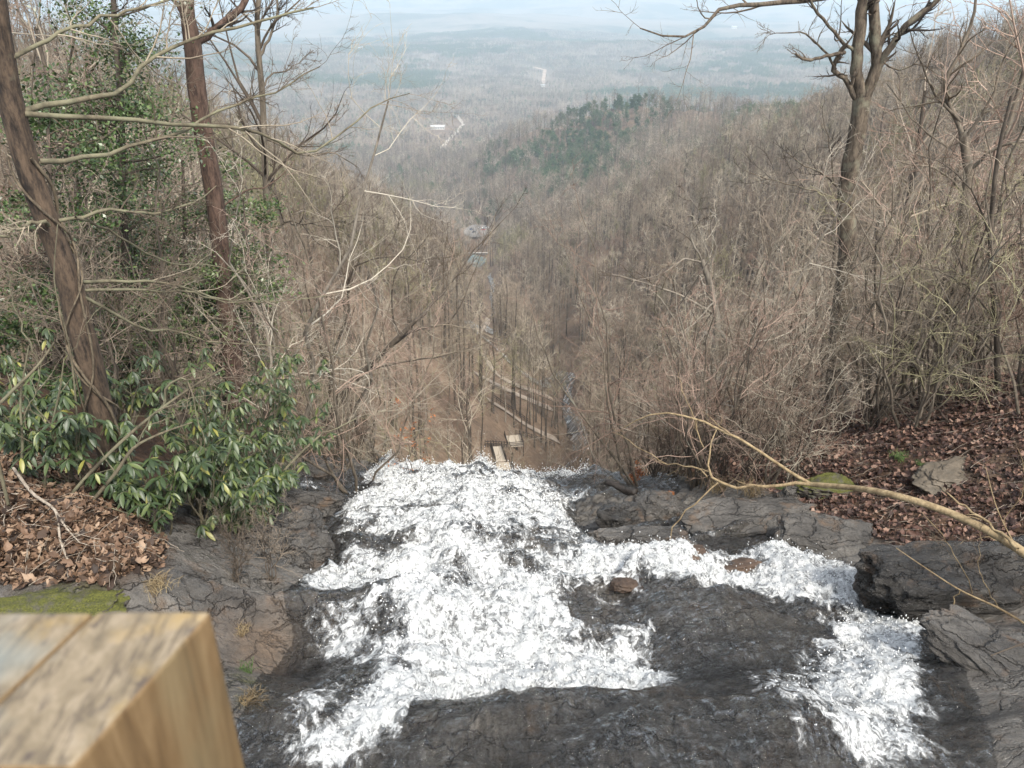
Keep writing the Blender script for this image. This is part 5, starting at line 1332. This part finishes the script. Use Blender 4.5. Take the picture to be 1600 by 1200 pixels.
# ------------------------------------------------------------------ rocks, leaves, foot bridge
def boulder_mesh(name, size, seed, box=0.55, amp=0.10, n=34):
    """blocky slab: superquadric cube-sphere, bedding steps and noise"""
    s = np.linspace(-1, 1, n); A, B = np.meshgrid(s, s, indexing='ij'); Vs, Fs, o = [], [], 0
    idx = np.arange(n * n).reshape(n, n); F0 = np.stack([idx[:-1, :-1], idx[1:, :-1], idx[1:, 1:], idx[:-1, 1:]], -1).reshape(-1, 4)
    one = np.ones_like(A)
    for f, flip in (((one, A, B), 0), ((-one, A, B), 1), ((A, one, B), 1), ((A, -one, B), 0), ((A, B, one), 0), ((A, B, -one), 1)):
        P = np.stack(f, -1).reshape(-1, 3); Vs.append(P); Fs.append((F0[:, ::-1] if flip else F0) + o); o += len(P)
    P = np.concatenate(Vs); F = np.concatenate(Fs)
    S = P / np.linalg.norm(P, axis=1, keepdims=True)
    Q = P * box + S * (1 - box)
    rg = np.random.default_rng(seed)
    for k in range(9):          # broken faces
        nrm = unit(rg.normal(size=3) * [1, 1, .7]); dd = rg.uniform(.62, .95)
        Q = Q - np.maximum(Q @ nrm - dd, 0)[:, None] * nrm * .9
    f3 = sum((vnoise(Q[:, 0] * 1.7 * 2 ** k + seed, Q[:, 1] * 1.7 * 2 ** k, seed + k, Q[:, 2] * 1.7 * 2 ** k) - .5) * .58 ** k for k in range(6))
    lay = np.abs(((Q[:, 2] * 2.2 + 0.9 * f3 + 0.45 * Q[:, 0] + .2 * Q[:, 1]) % 1.0) - .5) * 2
    Q = Q + S * (amp * 2.4 * f3 - 0.07 * sstep(0.72, 1.0, lay))[:, None]
    Q = Q * np.asarray(size) / 2
    # weld the cube edges
    key = np.round(P, 5); _, ui, inv = np.unique(key, axis=0, return_index=True, return_inverse=True); inv = inv.ravel()
    return mesh(name, Q[ui], inv[F])
def build_rocks():
    L = [  # pixel, dims, yaw, tilt x, tilt y, sink, seed, label, name, material
        ((1530, 925), (2.5, 1.0, 0.95), 0.02, 0.12, -0.06, 0.22, 3, 'dark overhanging boulder below the leaf-covered right bank', 'overhanging_boulder', M_ROCKDARK),
        ((1565, 1035), (1.6, 0.6, 0.32), -0.65, 0.12, 0.12, 0.15, 4, 'sloping dark slab under the overhanging boulder', 'rock_slab', M_ROCK),
        ((965, 822), (0.8, 0.7, 0.56), 0.2, 0.0, 0.05, 0.12, 5, 'fractured dark block standing in the rapids below the burnt log', 'fractured_block', M_ROCKDARK),
        ((1030, 808), (1.15, 1.1, 0.56), -0.1, 0.12, 0.08, 0.16, 6, 'grey split slab beside the fractured block', 'rock_slab', M_ROCK),
        ((1005, 850), (1.3, 0.5, 0.30), 0.1, 0.05, 0.0, 0.10, 7, 'low rounded rock at the foot of the fractured block', 'low_rock', M_ROCK),
        ((1170, 806), (2.3, 0.9, 0.34), 0.12, 0.2, -0.05, 0.17, 8, 'long flat grey slab under the overhanging bough', 'rock_slab', M_ROCKDRY),
        ((1290, 850), (1.3, 1.0, 0.45), -0.3, 0.42, 0.0, 0.24, 9, 'smooth grey rock face stained dark, below the right bank', 'stained_rock', M_ROCKDRY),
        ((1290, 768), (0.9, 0.5, 0.4), 0.1, 0.15, 0.0, 0.15, 10, 'mossy hump of earth and rock behind the bough', 'mossy_hump', M_MOSSROCK),
        ((1235, 778), (0.45, 0.35, 0.28), 0.5, 0.0, 0.3, 0.05, 11, 'small tilted grey stone at the edge of the leaves', 'tilted_stone', M_ROCKDRY),
        ((1145, 888), (0.8, 0.36, 0.2), 0.1, 0.0, 0.0, 0.06, 12, 'rounded brown rock awash in the right-hand channel', 'brown_rock', M_BROWNROCK),
        ((985, 915), (0.5, 0.36, 0.18), 0.0, 0.0, 0.0, 0.07, 13, 'brown rock awash at the head of the dark ledge', 'brown_rock', M_BROWNROCK),
        ((1070, 866), (0.7, 0.3, 0.14), 0.2, 0.0, 0.0, 0.05, 14, 'flat reddish rock between slab and channel', 'reddish_rock', M_BROWNROCK),
        ((1045, 776), (0.20, 0.14, 0.10), 0.1, 0.0, 0.0, -0.03, 15, 'small orange stone on the grey slab', 'orange_stone', M_ORANGEROCK),
        ((455, 782), (1.5, 0.7, 0.34), -0.2, 0.15, 0.15, 0.15, 16, 'upper dark slab of the left rock ledges', 'rock_slab', M_ROCK),
        ((445, 825), (1.3, 0.8, 0.40), 0.15, 0.15, 0.2, 0.18, 17, 'middle dark slab of the left rock ledges', 'rock_slab', M_ROCK),
        ((470, 868), (0.95, 0.8, 0.5), 0.3, 0.2, 0.2, 0.24, 18, 'lower rounded slab of the left rock ledges', 'rock_slab', M_ROCK),
        ((490, 742), (0.75, 0.5, 0.3), 0.1, 0.1, 0.1, 0.08, 19, 'grey stone at the top of the left rock ledges', 'ledge_stone', M_ROCKDRY),
        ((85, 944), (1.1, 0.45, 0.24), 0.05, 0.0, 0.03, 0.15, 20, 'flat stone capped with bright yellow-green moss by the post', 'mossy_stone', M_MOSSROCK),
        ((1500, 742), (1.3, 0.9, 0.22), 0.2, 0.12, 0.05, 0.14, 21, 'flat tan stone lying on the leaf-covered right bank', 'flat_stone', M_TANROCK)]
    for (pix, dims, yaw, tx, ty, sink, seed, lab, nm, mat) in L:
        p = near_hit(*pix); c = np.array([p[0], p[1], float(surf_z(p[0], p[1])) + dims[2] * .35 - sink])
        o = obj(nm, boulder_mesh(nm, dims, seed, 0.50 if dims[2] > .28 else .32, 0.14), mat, None, c)
        o.rotation_euler = (tx, ty, yaw); tag(o, lab, 'rock')
    # burnt log lodged on the block
    b = near_hit(992, 800) + [0, 0.05, .34]; a = b + (atY(942, 764, 11.6) - atY(988, 782, 11.2))
    K = 14; t = np.linspace(0, 1, K)[:, None]; P = (a * (1 - t) + b * t); d = b - a; P[:, 2] += 0.015 * np.sin(t[:, 0] * 7)
    ex = np.concatenate([[a - d * .002], P, [b + d * .002]]); R = np.concatenate([[0.004], np.full(K, .062) * np.linspace(.85, 1.1, K), [.004]])
    V, F = tubes(ex[None], R[None], 14, None, 0.12)
    lm = NT('burnt_wood'); n = lm.noise(lm.coord('Object', (3, 3, 3)), 9, 6, .7); lm.bs(Base_Color=lm.ramp(n, [(.35, (.008, .007, .006)), (.7, (.04, .03, .024))]), Roughness=.6, Normal=lm.bump(n, .8, .02))
    e = empty('burnt_log', b); obj('log', mesh('log', V - b, F), lm.m, e)
    P2, R2 = sprout(np.random.default_rng(3), P[None], np.full((1, K), .02), 7, .5, 1, (.8, 1.5), .5, 6, .4, .3, .6, .004)
    V, F = tubes(P2, R2, 4); obj('twigs', mesh('twigs', V - b, F), M_TWG_DARK, e)['kind'] = 'stuff'
    sup = np.array([b + [0.0, 0.02, -.02], b + [-.02, -.02, -.22], b + [.0, -.03, -.45]]); A = resample(np.column_stack([sup, [.05, .06, .045]]), 8); V, F = tubes(A[None, :, :3], A[None, :, 3], 10, None, .15)
    obj('root_stub', mesh('root_stub', V - b, F), M_REDBARK, e)
    tag(e, 'short blackened log jutting over the fractured block', 'log')
def simple_rock(name, cols, moss=None):
    m = NT(name); v = m.coord('Object'); n = m.noise(v, 5, 7, .68); c = m.ramp(n, [(.3, cols[0]), (.7, cols[1])])
    r = .6
    if moss:
        up = m.n('SeparateXYZ', Vector=m.n('NewGeometry').outputs['Normal']).outputs[2]
        f = m.math('MULTIPLY', m.n('MapRange', Value=up, i1=.35, i2=.75).outputs[0], m.ramp(m.noise(v, 6, 5, .7), [(.34, 0.0), (.5, 1.0)]))
        c = m.mix(f, c, m.ramp(m.noise(v, 70, 3, .7), [(.3, moss[0]), (.7, moss[1])])); r = m.math('MULTIPLY_ADD', f, .4, .5)
    m.bs(Base_Color=c, Roughness=r, Normal=m.bump(m.noise(v, 16, 6, .7), .7, .03)); return m.m
M_MOSSROCK = simple_rock('mossy_rock', ((.03, .027, .022), (.10, .085, .07)), ((.022, .028, .006), (.115, .115, .017)))
M_BROWNROCK = simple_rock('brown_rock', ((.025, .017, .012), (.10, .062, .04)))
M_ORANGEROCK = simple_rock('orange_rock', ((.16, .055, .02), (.36, .15, .06)))
M_TANROCK = simple_rock('tan_rock', ((.06, .05, .036), (.16, .13, .095)))

def rhodo_leaf(L=0.13):
    """long leaf, folded on its midrib and drooping: 3 x 6 grid"""
    t = np.linspace(0, 1, 7); w = L * 0.15 * np.sin(np.pi * np.clip(t * .96 + .02, 0, 1)) ** .75
    V = []
    for tt, ww in zip(t, w):
        z = -0.30 * L * tt ** 1.7
        V += [[-ww, L * tt, z + ww * .28], [0, L * tt, z], [ww, L * tt, z + ww * .28]]
    i = np.arange(6)[:, None] * 3 + np.arange(2)[None]; F = np.stack([i, i + 1, i + 4, i + 3], -1).reshape(-1, 4)
    return np.array(V), F
def build_rhododendrons():
    m = NT('rhododendron_leaf'); oi = m.n('ObjectInfo'); isl = m.n('NewGeometry').outputs['Random Per Island']
    f = m.math('FRACT', m.math('ADD', oi.outputs['Random'], isl))
    c = m.ramp(f, [(.0, (.020, .036, .013)), (.5, (.038, .062, .020)), (.8, (.065, .092, .028)), (.95, (.11, .135, .036)), (1.0, (.22, .21, .05))])
    back = m.n('NewGeometry').outputs['Backfacing']
    m.bs(Base_Color=m.mix(back, c, (.13, .16, .085)), Roughness=.45)
    LV, LF = rhodo_leaf(); lme = mesh('rhododendron_leaf', LV, LF); lme.materials.append(m.m)
    rng = np.random.default_rng(14)
    S = [(125, 700, 7.2, 1.0, 'rhododendron bush in front of the vine-wrapped trunk'), (225, 800, 6.9, .9, 'low rhododendron bush hanging over the leaf litter mound'), (325, 850, 7.2, 1.0, 'rhododendron bush beside the left rock ledges'), (300, 770, 7.6, 1.0, 'rhododendron bush between the litter mound and the ledges'), (375, 860, 7.5, .7, 'low rhododendron at the foot of the leaning grey sapling'),
         (400, 660, 9.8, 1.1, 'rhododendron bush at the ravine edge left of the falls'), (40, 690, 7.8, 1.0, 'rhododendron bush among the pale stems at the left edge'), (300, 660, 8.6, 1.1, 'rhododendron bush under the long bare boughs'), (180, 640, 9.0, 1.1, 'rhododendron bush behind the vine-wrapped trunk'), (270, 890, 6.6, .55, 'sprig of rhododendron low beside the mossy stone'), (440, 640, 10.5, .8, 'small rhododendron sprays at the outer edge of the left thicket'), (420, 740, 9.2, .9, 'rhododendron bush overhanging the top of the left rock ledges'), (400, 820, 8.2, .8, 'rhododendron bush overhanging the middle of the left rock ledges'), (365, 780, 8.2, .9, 'rhododendron bush behind the leaning grey sapling')]
    for bi, (px, py, Y, h, lab) in enumerate(S):
        p = atY(px, py, Y); z = float(surf_z(p[0], p[1])); org = np.array([p[0], p[1], z]); e = empty('rhododendron', org)
        top = p[2] - z; H = max(top, .25) + h * .75
        st = []
        for s in range(6):
            K = 8; tt = np.linspace(0, 1, K); a = rng.uniform(0, 6.28); ln = rng.uniform(.2, .65) * h
            st.append(np.stack([np.cos(a) * ln * tt ** 1.3 + .04 * np.sin(5 * tt + s), np.sin(a) * ln * tt ** 1.3 + .04 * np.cos(4 * tt + s), H * rng.uniform(.6, 1) * tt - .1 * (1 - tt)], -1))
        P0 = np.array(st); R0 = np.tile(np.linspace(.014, .006, 8), (6, 1))
        P1, R1 = sprout(rng, P0, R0, 6, .25, 1, (.5, 1.1), .42, 6, .6, .35, .3, .0035)
        P2, R2 = sprout(rng, P1, R1, 3, .3, 1, (.4, 1.0), .5, 5, .7, .3, .4, .0028)
        V, F = tubes(P0, R0, 7); obj('stems', mesh('stems', V, F), M_MOSSY, e)
        V, F = join([tubes(P1, R1, 5), tubes(P2, R2, 4)]); obj('twigs', mesh('twigs', V, F), M_MOSSY, e)['kind'] = 'stuff'
        tips = np.concatenate([P2[:, -1], P1[:, -1]]); dirs = np.concatenate([unit(P2[:, -1] - P2[:, -2]), unit(P1[:, -1] - P1[:, -2])])
        # prefer whorls on the side seen from the stream
        sel = rng.permutation(len(tips))[: (105 if h > .6 else 24)]
        mats = []
        for q in sel:
            n = rng.integers(5, 9); a0 = rng.uniform(0, 6.28); droop = rng.uniform(.1, .75)
            for j in range(n):
                yaw = a0 + j * 6.283 / n + rng.uniform(-.25, .25); pit = -droop + rng.uniform(-.25, .2); roll = rng.uniform(-.35, .35); sc = rng.uniform(.65, 1.2)
                cy, sy, cp, sp, cr, sr = math.cos(yaw), math.sin(yaw), math.cos(pit), math.sin(pit), math.cos(roll), math.sin(roll)
                M = np.array([[cy, -sy, 0], [sy, cy, 0], [0, 0, 1]]) @ np.array([[1, 0, 0], [0, cp, -sp], [0, sp, cp]]) @ np.array([[cr, 0, sr], [0, 1, 0], [-sr, 0, cr]])
                mats.append((tips[q], M, sc, (pit, roll, yaw)))
        # the leaves nearest the viewpoint are single leaves, the rest one mass
        dist = [np.linalg.norm(org + t_) for t_, *_ in mats]; order = np.argsort(dist); npick = 25 if h > .6 else 20
        import mathutils
        for q in order[:npick]:
            t_, M, sc, _ = mats[q]; o = obj('leaf', lme, None, e); o.matrix_local = mathutils.Matrix.LocRotScale(mathutils.Vector(t_), mathutils.Matrix(M.tolist()).to_quaternion(), mathutils.Vector((sc, sc, sc)))
        Vs = [(LV * sc) @ M.T + t_ for t_, M, sc, _ in (mats[q] for q in order[npick:])]
        if Vs:
            V = np.concatenate(Vs); F = np.concatenate([LF + k * len(LV) for k in range(len(Vs))]); me = mesh('foliage', V, F); me.materials.append(m.m)
            fo = obj('foliage', me, None, e); fo['kind'] = 'stuff'
        tag(e, lab, 'shrub', None)

def build_litter():
    # lobed dry leaf, curled
    a = np.linspace(0, 2 * np.pi, 14, endpoint=False); r = .5 + .5 * np.abs(np.cos(2.5 * a)) ** .7 * (np.cos(a / 2) ** 2 * .5 + .5)
    base = np.stack([r * np.cos(a), r * .62 * np.sin(a)], -1) * .05
    def field(name, label, polys, n, seed, cols, size, extra=None):
        rng = np.random.default_rng(seed)
        m_ = np.zeros(GX.shape, bool)
        for p in polys: m_ |= in_poly(PXg, PYg, p)
        m_ &= (GY < 15.5) & (PXg > -150) & (PXg < 1760) & (GX > -11) & (GX < 10.5)
        ii = np.flatnonzero(m_.ravel()); pk = rng.choice(ii, n)
        x = GX.ravel()[pk] + rng.uniform(-.03, .03, n); y = GY.ravel()[pk] + rng.uniform(-.03, .03, n); z = gz_at(x, y) + rng.exponential(.014, n) + .006
        yaw = rng.uniform(0, 6.28, n); tx = rng.normal(size=n) * .6; ty = rng.normal(size=n) * .6; s = size * np.where(rng.uniform(size=n) < .4, rng.uniform(.2, .5, n), rng.uniform(.5, 1.35, n)); curl = rng.uniform(-10, 20, n)
        L = np.zeros((n, 15, 3)); L[:, 1:, :2] = base[None] * s[:, None, None]
        L[..., 2] = curl[:, None] * (L[..., 0] ** 2 * .8 + 1.4 * L[..., 1] ** 2) + rng.normal(size=(n, 15)) * .003
        def rot(L, i, j, an):
            c, s_ = np.cos(an)[:, None], np.sin(an)[:, None]; A, B = L[..., i].copy(), L[..., j].copy(); L[..., i] = c * A - s_ * B; L[..., j] = s_ * A + c * B
        rot(L, 1, 2, tx); rot(L, 0, 2, ty); rot(L, 0, 1, yaw)
        L += np.stack([x, y, z], -1)[:, None]
        k = np.arange(14); F = np.stack([0 * k, 1 + k, 1 + (k + 1) % 14], -1)
        F = (np.arange(n)[:, None, None] * 15 + F[None]).reshape(-1, 3)
        o = obj(name, mesh(name, L.reshape(-1, 3), F), leaf_mat(name + '_colour', cols, 3, .7)); tag(o, label, 'leaf litter', None, 'stuff')
    field('leaf_litter', 'thick tan and brown oak leaves heaped on the left bank', [LIT_L], 12000, 1, [(.022, .012, .007), (.062, .035, .020), (.12, .070, .042), (.20, .125, .080), (.31, .22, .15)], 1.2)
    field('leaf_litter', 'damp red-brown leaves covering the right bank', [LIT_R], 20000, 2, [(.030, .014, .010), (.075, .036, .026), (.13, .070, .050), (.22, .135, .098), (.33, .235, .18)], 1.05)
    # fallen twigs among the leaves
    rng = np.random.default_rng(8)
    for nm, lab, poly, n in (('fallen_twigs', 'fine fallen twigs strewn over the left leaf litter', LIT_L, 260), ('fallen_twigs', 'fine fallen twigs strewn over the right leaf litter', LIT_R, 420)):
        ii = np.flatnonzero((in_poly(PXg, PYg, poly) & (GY < 15) & (PXg > -60) & (PXg < 1680)).ravel()); pk = rng.choice(ii, n); K = 6
        a_ = rng.uniform(0, 6.28, n); L_ = rng.uniform(.12, .5, n); t_ = np.linspace(-.5, .5, K)
        x = GX.ravel()[pk][:, None] + np.cos(a_)[:, None] * L_[:, None] * t_ + rng.normal(size=(n, K)) * .008; y = GY.ravel()[pk][:, None] + np.sin(a_)[:, None] * L_[:, None] * t_ + rng.normal(size=(n, K)) * .008
        P = np.stack([x, y, gz_at(x, y) + .03 + rng.uniform(0, .05, (n, 1)) + rng.normal(size=(n, K)) * .006], -1); R = np.linspace(1, .4, K)[None] * rng.uniform(.0015, .005, (n, 1))
        V, F = tubes(P, R, 4); tag(obj(nm, mesh(nm, V, F), M_DEAD), lab, 'twigs', None, 'stuff')
def build_tufts():
    rng = np.random.default_rng(33)
    gm = leaf_mat('green_sprouts', [(.03, .06, .012), (.07, .13, .03), (.14, .2, .06)], 4, .5); dm = leaf_mat('dry_grass', [(.10, .07, .035), (.22, .16, .085), (.33, .26, .15)], 4, .8)
    def tuft(px, py, n, h, mat, name, label):
        p = near_hit(px, py); K = 5; t = np.linspace(0, 1, K); a = rng.uniform(0, 6.28, n); ln = rng.uniform(.3, 1, n) * h; hh = rng.uniform(.4, 1, n) * h
        b = rng.normal(size=(n, 2)) * h * .35
        P = np.stack([b[:, :1] + np.cos(a)[:, None] * ln[:, None] * t ** 1.8 * .8, b[:, 1:] + np.sin(a)[:, None] * ln[:, None] * t ** 1.8 * .8, hh[:, None] * (t - .35 * t ** 3) - .02], -1)
        w = np.linspace(.0035, .0008, K)[None] * np.ones((n, 1)); V, F = tubes(P, w, 3)
        o = obj(name, mesh(name, V, F), mat, None, p); tag(o, label, 'grass')
    tuft(1408, 716, 160, .16, gm, 'green_tuft', 'bright green tuft at the foot of the grey stem clump')
    tuft(1440, 725, 90, .10, gm, 'green_tuft', 'small green tuft on the leaves by the flat stone')
    tuft(1220, 765, 120, .14, gm, 'green_tuft', 'green tuft under the overhanging bough')
    tuft(380, 1048, 60, .10, gm, 'green_tuft', 'green sprig on the rock beside the post')
    tuft(392, 1095, 160, .12, dm, 'dry_grass_tuft', 'dry grass tuft on the mossy rock beside the post')
    tuft(375, 985, 90, .10, dm, 'dry_grass_tuft', 'withered grass on the tan rock beside the post')
    tuft(240, 915, 160, .16, dm, 'dry_grass_tuft', 'dead grass at the foot of the leaf litter mound')
    for k, (px, py) in enumerate([(1085, 752), (1125, 762), (1175, 770)]):
        tuft(px, py, 160, .28, dm, 'dry_grass_tuft', ['dry grass at the left end of the brushy bank', 'dry grass behind the long flat slab', 'dry grass under the fork of the overhanging bough'][k])

def wood_mat(name, side):
    m = NT(name)
    if side:      # planed face: long growth-ring streaks down the post
        v = m.coord('Object', (26, 26, 2.2)); n = m.noise(v, 1.6, 8, .68, .9)
        c = m.ramp(n, [(.32, (.08, .046, .018)), (.5, (.155, .097, .043)), (.68, (.225, .15, .074))])
        c = m.mix(m.ramp(m.noise(m.coord('Object', (3, 3, 1)), 4, 4), [(.5, 0.0), (.75, .4)]), c, (.24, .23, .14))
        m.bs(Base_Color=c, Roughness=.75, Normal=m.bump(n, .25, .004))
    else:         # weathered end: yellow-grey with dark flecks and algae
        v = m.coord('Object', (12, 8, 8), (0, 0, RAD(-16))); n = m.noise(v, 3.0, 9, .74, .5); n2 = m.noise(m.coord('Object'), 14, 5, .65)
        c = m.ramp(n, [(.28, (.075, .06, .044)), (.45, (.175, .14, .092)), (.62, (.27, .22, .155)), (.8, (.29, .265, .22))])
        c = m.mix(m.ramp(n2, [(.56, 0.0), (.72, .55)]), c, (.30, .20, .06))
        c = m.mix(m.ramp(m.noise(m.coord('Object', (1, .6, 1)), 60, 4, .6), [(.58, 0.0), (.68, .85)]), c, (.06, .048, .045))
        ckn = m.noise(m.coord('Object', (38, 3.0, 8), (0, 0, RAD(-16))), 1.5, 5, .6, .4)
        c = m.mix(m.ramp(m.math('ABSOLUTE', m.math('SUBTRACT', ckn, .5)), [(0.0, .75), (.03, 0.0)]), c, (.07, .055, .042))
        c = m.mix(m.ramp(m.noise(m.coord('Object'), 9, 3, .6), [(.56, 0.0), (.72, .55)]), c, (.20, .24, .24))
        m.bs(Base_Color=c, Roughness=.85, Normal=m.bump(n, .35, .004))
    return m.m
def build_bridge():
    top, sid = wood_mat('weathered_post_top', False), wood_mat('planed_post_side', True)
    e = empty('bridge_post', (-.237, .488, -1.75))
    h = 1.30; w = .094; dp = .142; sh = .042        # the end grain is cut on a slant
    for i in range(3):
        me = MB().box((0, 0, h / 2), (w - .0025, dp, h)).build('plank')
        co = np.empty(24, np.float32); me.vertices.foreach_get('co', co); co = co.reshape(-1, 3)
        co[:, 0] += (co[:, 1] - dp / 2) * sh / dp; co[:, 0] -= w / 2 + i * w; co[:, 1] -= dp / 2; co[:, 2] -= .0012 * i
        me.vertices.foreach_set('co', co.ravel())
        me.materials.append(sid); me.materials.append(top)
        me.polygons.foreach_set('material_index', np.array([0, 1, 0, 0, 0, 0], np.int32))
        bevel(obj('plank', me, None, e), .005, 4)
    tag(e, 'square wooden bridge post with a weathered top', 'post')
    r = empty('bridge_railing', (0, 0.30, -1.75))
    obj('top_rail', MB().box((1.2, 0, 1.236), (5.4, .105, .045)).build('top_rail'), sid, r)
    obj('lower_rail', MB().box((1.2, 0, .55), (5.4, .05, .1)).build('lower_rail'), sid, r)
    for x in (-1.3, .9, 2.4, 3.7): obj('post', MB().box((x, 0, .6), (.09, .09, 1.22)).build('post'), sid, r)
    tag(r, 'plain wooden rail of the foot bridge beside the post', 'railing')
    d = empty('bridge_deck', (0, -.5, -1.75))
    bm = MB().box((0, 0, -.03), (.14, 1.9, .05)).build('deck_board'); bm.materials.append(sid)
    for i in range(44): obj('deck_board', bm, None, d, (-2.6 + i * .15, 0, 0))
    for y in (-.8, .8): obj('beam', MB().box((.7, y, -.22), (7.4, .16, .30)).build('beam'), sid, d)
    tag(d, 'plank deck of the foot bridge over the stream', 'bridge')
build_terrain()
build_bed()
build_water()
build_valley_features()
build_woodland()
build_hero_trees()
build_evergreens()
build_brush()
build_rocks()
build_rhododendrons()
build_litter()
build_tufts()
build_bridge()
build_haze()
